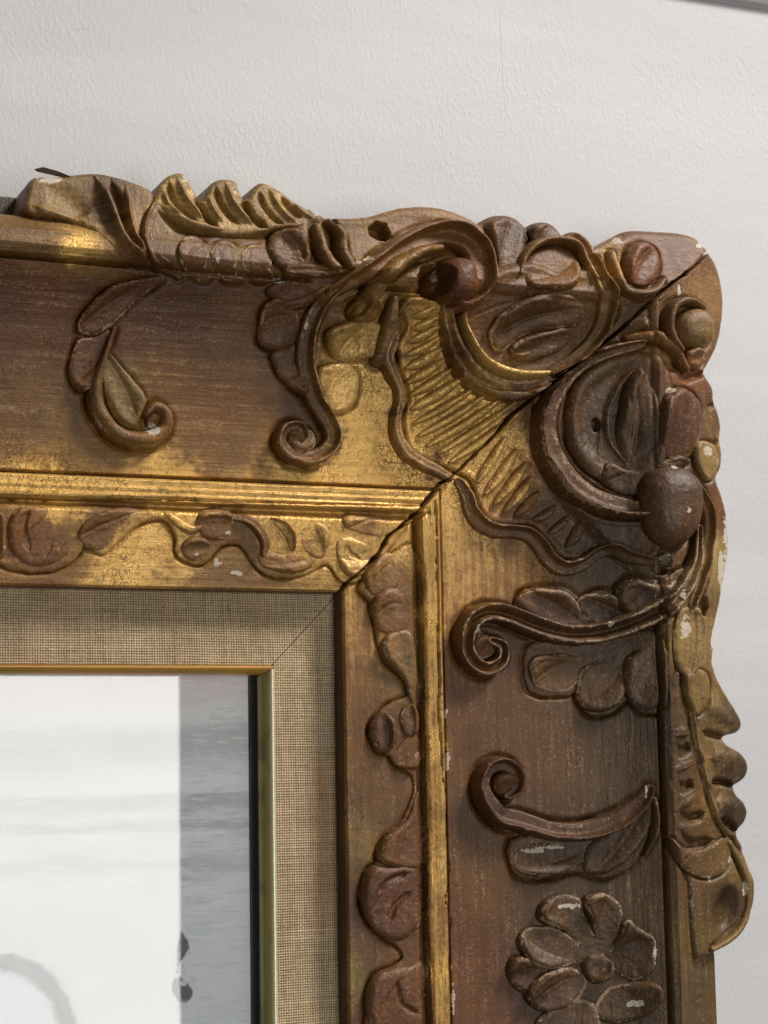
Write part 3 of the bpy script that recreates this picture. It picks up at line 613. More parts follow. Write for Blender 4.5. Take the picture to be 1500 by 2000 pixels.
RIM2 = [(904,940),(918,965),(925,992),(942,1018),(972,1034),(1005,1036),(1036,1042),(1058,1062),(1078,1092),(1106,1108),(1140,1100),(1172,1078),(1205,1072),(1236,1086),(1272,1092)]
ribbon('shell_rim', RIM2, [10,13,15,16,16,15,15,15,16,17,16,14,14,14,10], 4.0, 'left', (118,86,64,.5,.0), wear=.45, parent=shell)
# ---- first C scroll with its bowl
bowl = lobe('scroll_bowl', [(905,610),(918,560),(960,530),(1030,510),(1100,530),(1160,520),(1195,560),(1200,610),(1180,660),(1130,705),(1080,735),(1010,735),(950,700),(915,655)], 3., 8., 3.5, (126,94,68,.5,.05), wear=.15, tilt=(0, .02))
ribbon('c_scroll', [(880,596),(884,640),(900,690),(935,732),(985,754),(1035,756),(1078,742)], [14,17,20,22,22,20,15], 6.0, 'right', BR, wear=.55, base=.5)
ribbon('gilt_rim', [(912,612),(918,650),(940,692),(975,718),(1020,730),(1072,728)], [5,7,9,11,11,8], 4.6, 'round', (214,180,96,.6,1.), wear=.2, base=2.)
ribbon('scroll_arc', [(1086,722),(1140,690),(1178,645),(1192,592),(1184,545),(1160,500)], [10,15,17,18,16,12], 5.5, 'right', (164,130,86,.4,.3), wear=.3)
lobe('leaf', [(962,652),(975,620),(1010,592),(1060,574),(1110,572),(1142,588),(1150,612),(1130,632),(1090,638),(1050,645),(1015,660),(990,682),(972,680)], 5.6, 5., 1.2, DK, base=.2, wear=.5, grooves=[([(985,650),(1040,615),(1110,600)],1.2,6)])
lobe('leaf', [(1000,680),(1025,660),(1070,648),(1110,640),(1120,655),(1100,680),(1050,700),(1015,700)], 4., 3.5, .8, DK, base=0., wear=.35)
lobe('knob', [(1000,682),(1014,672),(1030,676),(1034,690),(1020,698),(1005,696)], 5., 3., 0, GB_, base=-1.)
lobe('petal', [(1030,535),(1034,505),(1055,486),(1085,478),(1115,486),(1132,508),(1135,540),(1115,562),(1075,562),(1042,556)], 4.8, 5., .6, (156,116,84,.5,.1), wear=.35)
ribbon('petal_rim', [(1022,530),(1028,498),(1055,472),(1095,465),(1130,478),(1148,510),(1168,540)], [6,8,9,9,9,8,6], 4.6, 'round', (176,138,88,.5,.4), wear=.4)
lobe('leaf', [(955,440),(980,424),(1008,430),(1028,450),(1024,500),(1005,545),(985,560),(978,500)], 3.2, 5., 1., (118,86,58,.5,.1))
lobe('leaf', [(1040,446),(1062,436),(1086,446),(1100,466),(1080,466),(1050,470)], 3., 3., .3, (120,76,54,.5,.1))
lobe('leaf', [(1108,466),(1124,455),(1142,464),(1160,492),(1170,530),(1150,500),(1125,484)], 3., 3., .4, (176,140,80,.4,.6))
lobe('knob', [(1228,500),(1238,478),(1262,472),(1288,484),(1296,512),(1288,540),(1264,552),(1240,545),(1228,525)], 5.5, 6., .8, (150,104,80,.5,.0), wear=.3)
ribbon('ear_rim', [(1200,492),(1208,530),(1222,560),(1250,572),(1280,566),(1300,545)], [9,11,11,10,9,6], 3.4, 'round', (150,116,78,.4,.2))
lobe('pearl', [(1328,622),(1340,604),(1362,600),(1382,612),(1392,640),(1388,668),(1370,682),(1348,674),(1332,652)], 7., 6.5, 0, (184,160,124,.6,.1), wear=.3, flat=True)
ribbon('pearl_rim', [(1382,598),(1350,586),(1322,594),(1310,622),(1316,656),(1334,682)], [6,9,11,12,11,8], 4.6, 'round', (130,96,70,.5,.0), wear=.35)
lobe('pearl', [(1345,690),(1360,678),(1376,684),(1380,702),(1368,716),(1350,710)], 4., 4., 0, (156,122,90,.5,.0))
ribbon('leaf_rib', [(1230,660),(1280,655),(1320,680),(1345,720)], [8,12,12,8], 3., 'round', (150,112,74,.4,.3))
# ---- second C scroll, the dark bowl
lobe('scroll_bowl', [(1110,800),(1122,755),(1160,715),(1215,690),(1270,690),(1305,720),(1318,780),(1315,850),(1290,915),(1240,945),(1180,935),(1135,900),(1112,855)], 3., 9., 4., DK, wear=.15)
ribbon('c_scroll', [(1262,668),(1205,682),(1150,705),(1104,748),(1078,800),(1076,850),(1094,900),(1128,945),(1175,975),(1225,990),(1268,992)], [10,14,17,20,23,25,26,27,26,24,18], 6.0, 'right', (122,84,64,.4,.0), wear=.5, base=.5)
ribbon('leaf', [(1262,705),(1222,722),(1188,765),(1172,815),(1180,865),(1215,905)], [8,20,26,28,24,12], 2.4, 'left', DK, base=-1.5, wear=.3)
lobe('leaf', [(1210,845),(1216,790),(1228,748),(1250,718),(1272,735),(1290,780),(1298,830),(1290,875),(1262,912),(1230,900)], 5., 6., 1.2, DK, base=-.4, wear=.3, grooves=[([(1248,740),(1262,800),(1260,860),(1245,895)],.8,5),([(1235,760),(1245,820),(1240,870)],.6,4)])
lobe('leaf', [(1300,800),(1306,770),(1326,756),(1352,760),(1374,782),(1378,820),(1372,860),(1352,890),(1322,892),(1300,862)], 6., 7., .5, (116,76,60,.5,.0), wear=.3)
lobe('leaf', [(1360,870),(1378,862),(1400,872),(1406,900),(1398,930),(1378,935),(1362,905)], 2.6, 3.5, .3, (188,170,138,.6,.0), wear=.3)
lobe('leaf', [(1190,905),(1240,920),(1290,905),(1330,890),(1345,905),(1300,925),(1262,960),(1215,960),(1180,935)], 2.8, 4., .4, DK)
ball = lobe('ball', [(1254,985),(1256,948),(1275,920),(1308,906),(1342,912),(1368,940),(1374,985),(1366,1030),(1342,1062),(1308,1070),(1275,1050),(1258,1020)], 11., 12.5, 0, (104,78,60,.6,.05), wear=.12, base=.5, flat=True)
ribbon('side_band', [(1372,945),(1392,990),(1394,1050),(1382,1115),(1362,1180)], [12,17,18,17,12], 4.5, 'vee', (170,142,108,.5,.0), wear=.4)
ribbon('scroll', [(1372,1030),(1368,1085),(1345,1140),(1300,1185),(1240,1215),(1175,1235),(1110,1238),(1050,1222),(1000,1202),(955,1195),(922,1215),(912,1255),(925,1292),(955,1306),(982,1290),(984,1262),(962,1250)], [8,13,17,20,21,22,22,22,21,20,18,17,17,16,14,12,8], 5., 'chan', (108,78,62,.4,.0), wear=.5)
lobe('leaf_band', [(1004,1186),(1028,1150),(1100,1146),(1135,1168),(1160,1154),(1200,1150),(1222,1126),(1290,1132),(1345,1108),(1368,1170),(1250,1222),(1100,1238),(1030,1214)], 0.75, 2.2, vein=0, grow=-.6, wear=.2, n=3, scoop=0.)
lobe('leaf_band', [(1028,1264),(1034,1350),(1110,1358),(1132,1346),(1144,1392),(1190,1396),(1226,1368),(1250,1390),(1290,1380),(1290,1240),(1200,1240),(1100,1248)], 0.75, 2.2, vein=0, grow=-.6, wear=.2, n=3, scoop=0.)
lobe('leaf', [(1014,1172),(1036,1154),(1072,1150),(1108,1158),(1134,1182),(1152,1222),(1120,1232),(1076,1220),(1036,1198)], 4.4, 4.5, 1., (112,76,60,.5,.0), wear=.5)
lobe('leaf', [(1130,1180),(1148,1162),(1180,1160),(1204,1166),(1214,1190),(1232,1216),(1256,1228),(1205,1236),(1160,1218)], 4.4, 4.5, 1.2, DK, wear=.45)
lobe('leaf', [(1204,1160),(1214,1138),(1244,1130),(1280,1140),(1318,1140),(1350,1110),(1366,1070),(1362,1115),(1340,1160),(1306,1190),(1264,1206),(1230,1198),(1208,1180)], 4.8, 5., 1.4, DK, wear=.45)
lobe('petal', [(1036,1306),(1046,1284),(1084,1278),(1130,1282),(1150,1296),(1134,1330),(1116,1348),(1082,1350),(1050,1338)], 3.2, 3.6, 1., (140,112,78,.5,.1), wear=.5)
lobe('petal', [(1132,1335),(1142,1308),(1168,1292),(1205,1284),(1228,1294),(1224,1340),(1212,1372),(1180,1388),(1148,1384),(1132,1362)], 3.8, 4.4, .8, (116,92,72,.5,.0), wear=.45)
lobe('petal', [(1226,1290),(1252,1268),(1280,1262),(1294,1300),(1296,1350),(1280,1384),(1246,1378),(1222,1345)], 3.8, 4.4, .8, DK, wear=.3)
lobe('leaf', [(1332,1196),(1350,1184),(1376,1196),(1380,1240),(1372,1290),(1352,1320),(1330,1300),(1322,1250)], 3., 4.2, 1.6, (190,172,134,.6,.0), wear=.3)
lobe('leaf', [(1338,1322),(1352,1312),(1376,1310),(1390,1330),(1386,1370),(1366,1395),(1346,1372)], 3., 5., .5, (176,158,124,.5,.1), wear=.3)
# ---- right cove, lower scroll
ribbon('scroll', [(1278,1540),(1262,1566),(1230,1594),(1188,1614),(1135,1626),(1078,1622),(1028,1606),(985,1594),(958,1566),(948,1530),(962,1500),(990,1492),(1012,1510),(1014,1540),(996,1556)], [8,15,19,20,20,20,21,23,21,17,16,15,14,12,8], 4.8, 'left', (116,82,66,.5,.0), wear=.4)
lobe('leaf_band', [(998,1640),(1002,1704),(1050,1718),(1130,1704),(1180,1716),(1240,1686),(1282,1612),(1278,1560),(1180,1620),(1080,1628)], 0.75, 2.2, vein=0, grow=-.6, wear=.2, n=3, scoop=0.)
lobe('petal', [(1008,1682),(1016,1660),(1050,1648),(1100,1646),(1140,1648),(1150,1672),(1132,1694),(1090,1710),(1046,1710),(1016,1700)], 3.6, 4., .8, DK, wear=.5)
lobe('leaf', [(1145,1680),(1158,1650),(1190,1628),(1225,1605),(1256,1572),(1276,1556),(1274,1610),(1250,1650),(1215,1688),(1180,1706),(1152,1704)], 4., 4.6, 1., (104,82,66,.5,.0), wear=.35)
ribbon('leaf_rib', [(1282,1560),(1282,1620),(1262,1670)], [5,7,4], 3., 'round', (118,96,76,.5,.0))
# ---- rosette
HG = 1.2
FL = [lobe('rosette', [(1110,1870),(1140,1838),(1190,1832),(1225,1860),(1235,1905),(1215,1945),(1170,1960),(1125,1945),(1105,1910)], 1.5, 5., 0, DK, wear=.2)][0]
for P in ([(1060,1792),(1068,1766),(1100,1752),(1134,1760),(1142,1792),(1166,1836),(1140,1842),(1114,1818),(1086,1806)],
          [(1148,1762),(1180,1748),(1210,1768),(1217,1800),(1204,1838),(1184,1850),(1164,1800)],
          [(1225,1800),(1250,1818),(1276,1834),(1283,1866),(1274,1896),(1240,1912),(1208,1890),(1196,1868),(1214,1832)],
          [(1022,1840),(1036,1818),(1076,1816),(1118,1832),(1140,1860),(1122,1880),(1078,1890),(1038,1874)],
          [(1000,1898),(1010,1874),(1034,1876),(1072,1890),(1054,1912),(1036,1936),(1014,1926)],
          [(1036,1936),(1070,1904),(1118,1896),(1148,1918),(1126,1956),(1082,1974),(1046,1962)],
          [(1172,1972),(1196,1936),(1240,1924),(1286,1928),(1288,1958),(1262,1982),(1216,1994),(1180,1988)],
          [(1060,1996),(1108,1962),(1156,1962),(1172,1996),(1160,2030),(1060,2030)]):
    pc = np.mean(P, 0)-np.array([1172, 1890]); pc = pc/np.hypot(*pc)
    lobe('petal', P, 4.6, 4.4, 1.6, (112,86,68,.5,.0), parent=FL, wear=.5, base=.8, vein=.2, root=(1172, 1890), grow=.7)
lobe('knob', [(1146,1888),(1160,1868),(1184,1866),(1200,1884),(1196,1908),(1174,1920),(1154,1910)], 6., 4., 1., DK, parent=FL, base=1., wear=.4)
# ---- lower right: scalloped cup and leaf on the fan
ribbon('midrib', [(1353,1300),(1353,1370),(1364,1450),(1382,1524),(1400,1586),(1422,1630)], [7,8,7,6,6,4], 2.0, 'vee', (186,166,130,.6,.1), wear=.5)
ribbon('cup_rim', [(1428,1646),(1450,1686),(1463,1730),(1463,1776),(1450,1812),(1425,1838),(1395,1855)], [6,9,9,8,7,6,5], 1.6, 'round', (178,160,128,.6,.05), wear=.4)
lobe('leaf', [(1312,1640),(1330,1652),(1356,1664),(1390,1656),(1425,1636),(1432,1664),(1420,1700),(1384,1714),(1346,1700),(1322,1672)], 3.4, 5., .8, (130,108,84,.4,.1), wear=.35)
# ---- low ornament on the top sight moulding
HG = 1.15
lobe('leaf_band', [(-60,984),(-40,1080),(-10,1092),(30,1112),(105,1112),(148,1088),(165,1062),(200,1080),(235,1052),(270,1022),(320,1012),(345,1045),(350,1085),(395,1100),(430,1066),(470,1062),(505,1108),(545,1126),(600,1118),(640,1098),(668,1132),(704,1130),(752,1080),(800,1018),(822,992),(600,988),(300,982),(100,982)], 1.1, 2.4, vein=0, wear=.25, n=3, scoop=0.)
lobe('leaf', [(16,1030),(26,1002),(50,988),(88,986),(124,990),(146,1004),(152,1030),(142,1062),(128,1086),(98,1102),(62,1104),(36,1090),(20,1064)], 3.0, 4.6, .4, (156,108,76,.5,.1), wear=.35, grooves=[([(60,990),(48,1030),(62,1080)],1.6,5),([(100,990),(104,1030),(92,1090)],1.4,5),([(132,1000),(128,1040),(118,1075)],1.2,4)])
lobe('leaf', [(-30,1010),(-8,998),(10,1010),(12,1050),(6,1085),(-20,1090)], 2.6, 4., .4, (156,108,76,.5,.1))
lobe('leaf', [(154,1052),(162,1026),(192,1004),(236,990),(290,986),(322,994),(314,1006),(274,1008),(244,1022),(224,1048),(204,1072),(176,1070)], 2.8, 3.6, 1., (150,106,70,.5,.1), wear=.4)
ribbon('leaf_rib', [(322,1000),(348,1020),(372,1034),(392,1030)], [7,10,10,7], 2.2, 'round', None)
lobe('knob', [(384,1020),(394,1000),(420,990),(446,998),(458,1020),(450,1044),(426,1054),(398,1046)], 4.2, 4.2, .8, (158,116,78,.5,.2), wear=.45)
lobe('knob', [(356,1070),(368,1052),(392,1050),(410,1062),(408,1080),(388,1092),(366,1090)], 3., 3.4, 0, (146,104,76,.5,.1), wear=.4)
ribbon('leaf_stalk', [(462,1010),(488,1016),(508,1034),(520,1058),(518,1082)], [7,11,12,11,7], 3.4, 'right', (140,98,64,.5,.1), wear=.4)
lobe('leaf', [(508,1082),(530,1078),(560,1086),(600,1080),(622,1088),(606,1108),(572,1118),(536,1112),(512,1100)], 3., 3.4, .2, (166,124,88,.5,.3), wear=.3)
ribbon('leaf', [(534,1014),(556,1026),(570,1046),(574,1070)], [6,12,12,7], 3.2, 'left', (176,138,80,.5,.5), wear=.3)
lobe('leaf', [(580,1030),(600,1016),(628,1020),(644,1040),(640,1068),(628,1090),(604,1080),(590,1062)], 3., 3.8, .2, (182,142,80,.5,.5), wear=.3)
lobe('leaf', [(670,1012),(682,1002),(716,1004),(752,998),(790,1002),(808,1012),(786,1026),(756,1040),(748,1052),(722,1046),(694,1040),(674,1028)], 3.2, 3.6, .3, (176,136,84,.5,.4), wear=.25)
lobe('leaf', [(660,1058),(684,1048),(704,1056),(722,1062),(742,1066),(752,1080),(736,1098),(712,1116),(696,1126),(676,1118),(664,1092)], 3.6, 3.8, .4, (196,158,92,.5,.6), wear=.3, grooves=[([(680,1060),(690,1080),(712,1092)],1.,4)])
# ---- low ornament on the side sight moulding
lobe('leaf_band', [(705,1140),(716,1165),(728,1180),(735,1220),(742,1258),(760,1285),(788,1312),(804,1340),(796,1362),(770,1372),(740,1395),(728,1430),(748,1468),(770,1478),(790,1500),(806,1512),(812,1545),(790,1600),(760,1630),(740,1655),(742,1680),(715,1710),(705,1750),(722,1800),(750,1830),(775,1845),(790,1870),(770,1890),(735,1905),(722,1950),(722,2060),(835,2060),(828,1800),(824,1500),(820,1250),(812,1080),(770,1080)], 1.3, 2.4, vein=0, wear=.25, n=3, scoop=0.)
lobe('leaf', [(712,1128),(728,1102),(752,1082),(768,1084),(776,1104),(784,1128),(772,1150),(750,1160),(728,1158)], 3.2, 3.6, .4, (150,112,72,.5,.2), wear=.3, base=.7)
lobe('leaf', [(730,1178),(742,1158),(766,1148),(788,1160),(798,1200),(794,1230),(770,1238),(746,1232),(734,1206)], 3.6, 4.2, .3, (150,108,72,.5,.2), wear=.3, base=.7)
lobe('leaf', [(748,1262),(756,1242),(782,1232),(806,1240),(816,1290),(820,1340),(818,1384),(806,1364),(796,1330),(776,1308),(756,1288)], 3.8, 4., .6, (156,132,106,.5,.1), wear=.4, base=.7)
lobe('knob', [(728,1436),(732,1408),(748,1394),(766,1400),(776,1424),(774,1452),(760,1468),(740,1464)], 4.4, 4.2, 0, (116,78,58,.6,.0), wear=.4, base=.7)
lobe('knob', [(786,1402),(792,1382),(806,1376),(816,1390),(818,1420),(810,1436),(794,1432)], 3.4, 3.4, .6, (160,124,98,.5,.0), wear=.5, base=.7)
lobe('leaf', [(766,1474),(780,1460),(800,1440),(820,1440),(822,1480),(816,1496),(796,1500),(776,1492)], 2.6, 3.4, .3, (150,114,80,.5,.1), wear=.3, base=.7)
lobe('leaf', [(746,1684),(744,1660),(756,1634),(778,1618),(800,1600),(814,1570),(822,1540),(828,1600),(830,1650),(826,1690),(790,1694)], 3.4, 4., .6, (134,94,76,.5,.0), wear=.3, base=.7)
lobe('leaf', [(712,1730),(718,1706),(736,1692),(766,1696),(800,1694),(826,1698),(828,1740),(826,1790),(808,1822),(780,1836),(748,1826),(724,1800),(712,1768)], 4., 5., .6, (128,84,64,.6,.0), wear=.35, grooves=[([(810,1705),(765,1720),(740,1750)],1.6,5),([(815,1740),(780,1770),(765,1810)],1.4,5)], base=.7)
lobe('leaf', [(724,1930),(738,1906),(764,1896),(800,1892),(832,1880),(836,1940),(838,2010),(834,2060),(760,2060),(730,2010),(720,1970)], 3.6, 5., .6, (140,100,80,.6,.0), wear=.35, grooves=[([(780,1910),(790,1960),(830,1985)],1.2,5)], base=.7)

block('curled_leaf', 'curled_leaf', bev=2., drop=3.5, grooves=[([(185,345),(205,385),(225,430),(255,480),(290,520)],-3.8,12),([(215,350),(232,400),(245,450),(275,500)],3.6,8),([(245,365),(250,420),(268,470),(300,515)],-3.0,6),([(60,400),(110,420),(165,445)],-1.,8),([(90,365),(130,390),(170,430)],1.3,22),([(296,400),(285,440),(284,480),(300,515)],2.5,7)], label='curled leaf end with a chipped white tip')
block('acanthus_frond', 'frond', bev=1.8, drop=3.2, grooves=[([(300,405),(335,436),(380,458),(430,466),(480,468),(540,456),(590,440)],3.8,9),([(310,398),(345,420),(390,440),(440,448)],-1.4,9),
   ([(386,378),(390,402),(406,428),(428,446)],4.2,6),([(476,386),(484,410),(502,432),(525,446)],4.2,6),([(328,352),(336,385),(356,412),(388,436)],2.2,5),([(345,346),(358,380),(380,408),(405,434)],-1.8,6),([(318,372),(328,398),(350,422)],-1.2,5),
   ([(420,362),(428,392),(446,420),(470,440)],2.4,5),([(440,356),(452,390),(472,418),(495,440)],-1.8,6),([(405,380),(414,405),(436,436)],-1.2,5),([(505,372),(514,400),(534,426),(556,440)],2.0,5),([(525,368),(540,398),(560,422),(580,436)],-1.4,6),([(548,384),(566,408),(590,428)],1.8,5),([(572,398),(590,414),(612,428)],-1.0,5)], tint=(176,152,96,.45,.45))
ribbon('leaf_rib', [(306,400),(293,430),(292,465),(305,500),(330,526),(352,538)], [8,11,12,12,10,6], 2.6, 'right', BR, wear=.5)
for P in ([(352,478),(368,462),(392,466),(408,488),(404,518),(412,545),(386,544),(362,530),(350,505)],[(415,488),(432,470),(455,474),(467,494),(462,520),(474,548),(446,549),(425,534),(416,510)],[(476,492),(494,477),(520,481),(533,500),(528,524),(536,546),(508,549),(485,538),(475,514)]):
    lobe('leaf', P, 2.6, 3.2, .8, (150,112,72,.4,.3), wear=.5, root=(P[3][0]+6, P[3][1]-22))
block('scroll_web', 'web', grooves=[([(620,440),(700,450),(780,440),(850,425)],.8,20)])
block('corner_block', 'corner', bev=4., drop=6., grooves=[([(1034,448),(1040,462),(1045,480)],2.6,8),([(1104,462),(1108,476),(1110,490)],2.6,7),([(1166,488),(1176,520),(1196,560),(1204,600),(1190,650)],2.8,9),([(945,445),(975,470),(982,520),(970,575)],2.4,8),
   ([(1270,620),(1240,650),(1190,690)],-1.6,12),([(1250,690),(1300,720),(1340,700)],1.6,10),([(1378,728),(1355,735),(1330,745)],2.6,7),([(1407,862),(1385,868),(1360,880)],2.2,6),([(1397,790),(1380,795)],1.4,5),
   ([(1385,1000),(1392,1060),(1385,1120),(1368,1180),(1350,1220)],-2.0,12),([(1345,1190),(1340,1240),(1352,1290)],1.5,10)], label='corner block with scalloped edge split by the open mitre')
def cup(U, V, sd):
    c = gpix([(1412,1785)], -3.)[0]; e = np.sqrt(((U-c[0]-.12*(V-c[1]))/9.6)**2+((V-c[1])/13.2)**2)
    return -5.5*(1-smooth(.25, 1.0, e))
block('side_fan', 'fan', bev=3., drop=4.5, grooves=[([(1352,1380),(1358,1430),(1368,1480),(1385,1540),(1400,1590),(1425,1630)],-2.6,9),
   ([(1416,1440),(1395,1436),(1370,1428)],3.6,6),([(1436,1535),(1410,1528),(1385,1528)],3.6,6),([(1442,1625),(1425,1610),(1405,1598)],3.4,7),([(1440,1480),(1410,1478),(1385,1480)],-1.4,20),([(1440,1575),(1415,1572),(1395,1565)],-1.2,18),([(1430,1410),(1400,1390),(1375,1375)],-1.4,20),
   ([(1308,1452),(1330,1470),(1352,1452)],3.4,8),([(1310,1522),(1335,1540),(1356,1524)],3.4,8),([(1318,1588),(1345,1600),(1378,1588)],3.2,8),([(1315,1620),(1350,1650),(1395,1640)],3.8,9),([(1330,1420),(1332,1440)],-1.2,18),([(1330,1490),(1334,1505)],-1.2,18),([(1340,1560),(1345,1572)],-1.2,16)], extra=cup)

for sd_ in (False, True):
    rail('sight_moulding', -31.0, -0.2, sd_, skirt_abs=12.)
    rail('bead', -0.2, 10.2, sd_, 'bright gold bead beside the cove', skirt_abs=14.)
    rail('cove', 10.2, 84.6, sd_, skirt_abs=14.)
    rail('outer_moulding', 84.6, 115., sd_, skirt_abs=2.)

# ---- splinter and chip on the broken tip
def splinter():
    P = [((68,330), 41), ((84,326), 41.5), ((112,334), 41), ((140,345), 39.5), ((180,344), 38.5), ((150,352), 38), ((108,342), 39), ((74,334), 40)]
    a = np.array([unproj(p[0], p[1], h) for p, h in P]); n = len(P)
    V = np.array([(a[i, 0], a[i, 1], P[i][1]+dz) for dz in (0, -.9) for i in range(n)], float)
    Q = [(i, (i+1) % n, n+(i+1) % n, n+i) for i in range(n)]+[(0, 1, 6, 7), (1, 2, 5, 6), (2, 3, 4, 5)]+[(n, n+7, n+6, n+1), (n+1, n+6, n+5, n+2), (n+2, n+5, n+4, n+3)]
    o = mesh_from('splinter', V, np.array(Q), MWD, FRAME, flatshade=True); o['label'] = 'dark wood splinter lifting from the broken leaf tip'
splinter()

# ------------------------------------------------------------------ linen slip: woven threads in relief
def linen(side):
    p = .98                                        # thread pitch
    st = .22
    v0, v1 = -59.4, -29.0                          # inner edge, outer edge (under the lip)
    if side: a = _side = np.arange(-41.0, -12.0, st); b = np.arange(-232, -28, st); U, V = np.meshgrid(a, b, indexing='ij')
    else: a = np.arange(-190, -12.0, st); b = np.arange(v0, v1, st); U, V = np.meshgrid(a, b, indexing='ij')
    if side: V = np.minimum(V, U-17.3); 
    else: U = np.minimum(U, V+17.)
    wob = lambda k: .12*vnoise(U, V, 14., off=k)+.03*vnoise(U, V, 2.5, off=k)
    x = U/p+wob(1); y = V/p+wob(5)
    warp = np.abs(np.sin(np.pi*x)); weft = np.abs(np.sin(np.pi*y))
    par = (np.floor(x)+np.floor(y)) % 2
    tw = .90+.18*vnoise(np.floor(x)*3.3, np.floor(y)*.05, 1.); tf = .90+.18*vnoise(np.floor(y)*3.3, np.floor(x)*.02, 1., off=8.)
    hw = warp**.6*(.62+.38*np.where(par > .5, weft, -weft*.6)); hf = weft**.6*(.62+.38*np.where(par < .5, warp, -warp*.6))
    hh = np.maximum(hw*tw, hf*tf)
    d = (-U-12.0) if side else (-V-29.)              # distance from the outer edge
    rng_ = (U+41.)/29 if side else (V+59.4)/30
    Z = 15.2-1.6*np.clip(rng_, 0, 1)**1.4+hh*.62+.10*fbm(U, V, 5.)
    idx = np.arange(U.size).reshape(U.shape); q = np.stack([idx[:-1, :-1], idx[1:, :-1], idx[1:, 1:], idx[:-1, 1:]], -1).reshape(-1, 4)
    P = np.stack([U.ravel(), V.ravel(), Z.ravel()], 1)
    A = P[q]; ar = abs((A[:, 2, 0]-A[:, 0, 0])*(A[:, 3, 1]-A[:, 1, 1])-(A[:, 3, 0]-A[:, 1, 0])*(A[:, 2, 1]-A[:, 0, 1])); q = q[ar > 1e-5]
    hole = smooth(.28, .72, hh).ravel()[:, None]
    c0 = srgb((188,166,132)); c1 = srgb((58,42,27))
    tn = (1+.16*fbm(U, V, 10.)+.13*vnoise(U, V, .7)+.10*vnoise(U, V, 1., 6., .5, 3.)+.10*vnoise(U, V, 1., .5, 6., 7.)).ravel()[:, None]
    st_ = smooth(-.2, .7, fbm(U, V, 12., 3, 1., 3., 6.)).ravel()[:, None]*np.where(side_mask(U, V), smooth(-40, -18, U), .25).ravel()[:, None]
    c = (c1*(1-hole)+c0*hole)*tn; c = c*(1-.35*st_)+srgb((150,100,62))*.35*st_
    used = np.unique(q); r = -np.ones(len(P), int); r[used] = np.arange(len(used))
    return mesh_from('linen_slip', P[used], r[q], ML, FRAME, col=c[used])
linen(False); linen(True)

# ------------------------------------------------------------------ inner gilt fillet, glass, picture, backing
def fillet(side):
    pr = [(-62.3, 8.8), (-62.3, 12.2), (-62.1, 13.4), (-61.6, 15.2), (-61.0, 16.6), (-60.3, 17.6), (-59.6, 17.9), (-59.1, 17.3), (-58.9, 15.8), (-58.9, 12.)]
    k = np.array(pr); L = np.arange(-232 if side else -190, -30, 1.0); W = k[:, 0]
    if side: U, V = np.meshgrid(-45.2+(W+62.3)*1.25, L, indexing='ij'); V = np.minimum(V, -62.3+(U+45.2)/1.25)
    else: V, U = np.meshgrid(W, L, indexing='ij'); U = np.minimum(U, -45.2+(V+62.3)*1.25)
    Z = np.repeat(k[:, 1][:, None], len(L), 1)
    if side: V = V-.30*(V > -66.5)*(V > -62.8+(U+45.2)/1.25-.8)                # the mitre of the fillet stands a hair open
    idx = np.arange(U.size).reshape(U.shape); q = np.stack([idx[:-1, :-1], idx[1:, :-1], idx[1:, 1:], idx[:-1, 1:]], -1).reshape(-1, 4)
    if not side: q = q[:, ::-1]
    Z = Z+.05*vnoise(U, V, 4.)
    P = np.stack([U.ravel(), V.ravel(), Z.ravel()], 1)
    Wc = np.repeat((W+62.3)[:, None], len(L), 1).ravel()
    if side:
        c = np.where((Wc < 1.9)[:, None], srgb((170,158,96)), srgb((200,192,156))); nz = smooth(.15, .5, fbm(U, V, 3., 2, .6, 3.).ravel())[:, None]*(Wc < 1.8)[:, None]
        c = c*(1-.6*nz)+srgb((120,104,52))*.6*nz
    else:
        c = np.where((Wc < 2.2)[:, None], srgb((206,158,70)), srgb((150,104,40))); c = c*(1+.15*vnoise(U, V, 3., 6.).ravel()[:, None])
    return mesh_from('fillet', P, q[:, ::-1] if side else q, MF, FRAME, col=c)
fillet(False); fillet(True)
def slab(name, u0, u1, v0, v1, h0, h1, mat, parent):
    V = np.array([(u, v, h) for h in (h0, h1) for u, v in ((u0, v0), (u1, v0), (u1, v1), (u0, v1))], float)
    Q = np.array([(4, 5, 6, 7), (3, 2, 1, 0), (0, 1, 5, 4), (1, 2, 6, 5), (2, 3, 7, 6), (3, 0, 4, 7)])
    return mesh_from(name, V, Q, mat, parent, flatshade=True)
slab('backing_board', -320, -14, -400, -31, 1.0, 2.2, MWD, FRAME)
slab('rebate', -45.2, -41.0, -400, -60., 2.4, 8.7, MB, FRAME)
slab('spacer', -47.0, -45.25, -400, -60., 2.4, 4.3, MB, FRAME)
slab('glass_pane', -300, -45.3, -380, -61.0, 4.4, 6.2, MGL, FRAME)
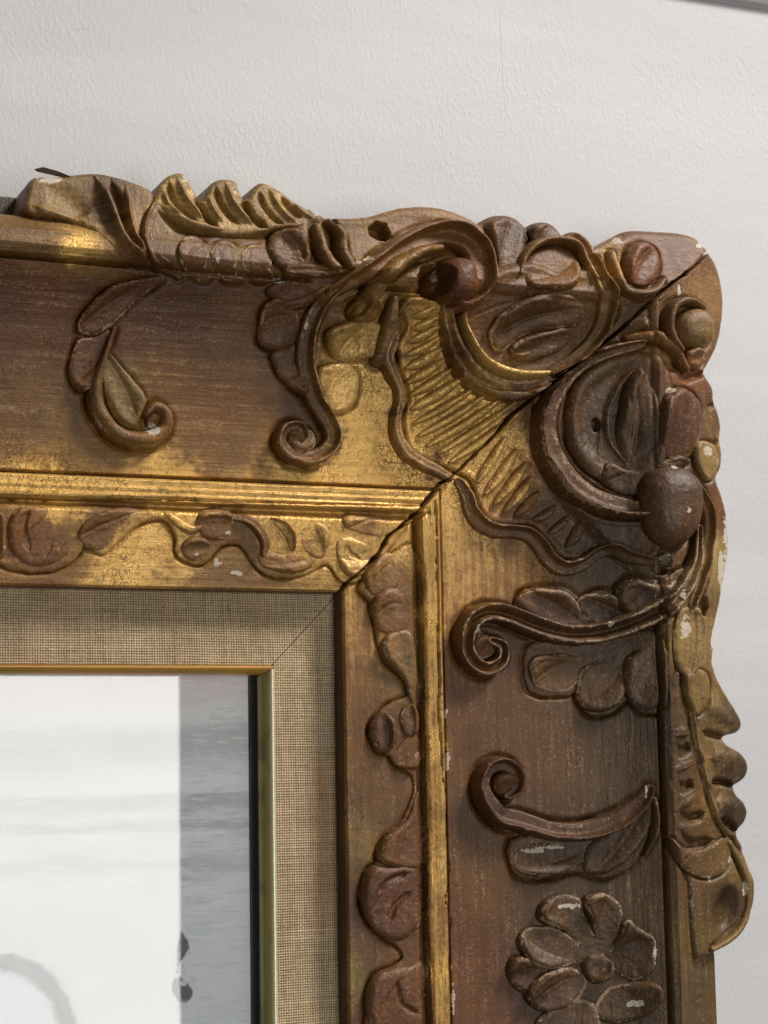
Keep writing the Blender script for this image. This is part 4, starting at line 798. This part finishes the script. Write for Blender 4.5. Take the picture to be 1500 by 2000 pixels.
def picture():
    U, V = ugrid(-190, -47.1, -232, -61.0, .4)
    px, py = proj(U, V, np.full(U.shape, 3.2))
    n = fbm(U, V, 20., 3); br = fbm(U, V, 3., 3, 5., .6, 2.); br2 = fbm(U, V, 1.2, 2, 6., .5, 4.)
    base = srgb((240,242,242))*np.ones(U.shape+(1,))
    def lay(c, m, a=1.):
        nonlocal base
        m = (np.clip(m, 0, 1)*a)[..., None]; base = base*(1-m)+srgb(c)*m
    pyw = py+6*br+4*n+.03*(px-420); lay((206,208,208), smooth(-.1, .7, fbm(U, V, 6., 4, 3., .5, 12.)), .5)
    lay((242,228,226), smooth(1430, 1330, pyw), .9)  # bands from here down: mirrored room, its reflection painted into the picture
    lay((206,203,204), smooth(1395, 1435, pyw)*smooth(1525, 1450, pyw), .8)
    lay((244,246,246), smooth(1508, 1528, pyw)*smooth(1556, 1542, pyw), .8)
    lay((196,200,200), smooth(1543, 1554, pyw)*smooth(1602, 1562, pyw), .75)
    lay((184,188,188), smooth(1594, 1612, pyw)*smooth(1628, 1614, pyw), .6)
    lay((204,208,208), smooth(1660, 1682, pyw)*smooth(1712, 1692, pyw), .6)
    lay((226,230,230), smooth(1710, 1800, pyw), .6)
    lay((250,250,250), smooth(.30, .55, br2+.4*n), .5); lay((170,174,174), smooth(.42, .6, -br2+.3*n), .3)
    # a rounded grey shape, lower left
    r1 = np.sqrt(((px-0)/148)**2+((py-2015)/150)**2)+.05*n+.03*br2+.03*fbm(U, V, 2.4, 2, off=15.); lay((112,116,118), smooth(1.07, .97, r1)*smooth(.70, .84, r1), .95); lay((70,74,76), smooth(.05, .0, np.abs(r1-.86))*smooth(-.2, .5, fbm(U, V, 3., 2, off=17.)), .5)
    lay((225,228,230), smooth(.72, .66, r1), .8)
    # sprig with pale berries
    q = np.abs(px-(352+6*np.sin(py/17.)))-(20*np.exp(-((py-1935)/26)**2)+12*np.exp(-((py-1850)/24)**2)); lay((84,86,88), smooth(2, -2, q+2*br2)*smooth(1815, 1825, py)*smooth(1965, 1950, py), .9)
    for x, y, r in ((368,1862,5),(357,1888,5),(361,1897,4),(377,1915,7),(359,1920,6),(346,1905,5)):
        lay((222,224,222), smooth(r+1, r-1, np.hypot(px-x, py-y)))
    for x, y, sx, sy in ((465,1680,16,3),(430,1798,22,3),(372,1708,18,3),(120,1760,40,18)):
        lay((238,240,240), np.exp(-((px-x)/sx)**2-((py-y-(px-x)*.3)/sy)**2), .7)
    base = np.clip(base*(1+.03*br2[..., None]), 0, 1)
    idx = np.arange(U.size).reshape(U.shape); q = np.stack([idx[:-1, :-1], idx[1:, :-1], idx[1:, 1:], idx[:-1, 1:]], -1).reshape(-1, 4)
    P = np.stack([U.ravel(), V.ravel(), (3.2+.06*br2).ravel()], 1)
    o = mesh_from('painting', P, q, MP, None, col=base.reshape(-1, 3))
    o['label'] = 'pale grey and white painting behind the glass inside the linen slip'; o['category'] = 'painting'
picture()
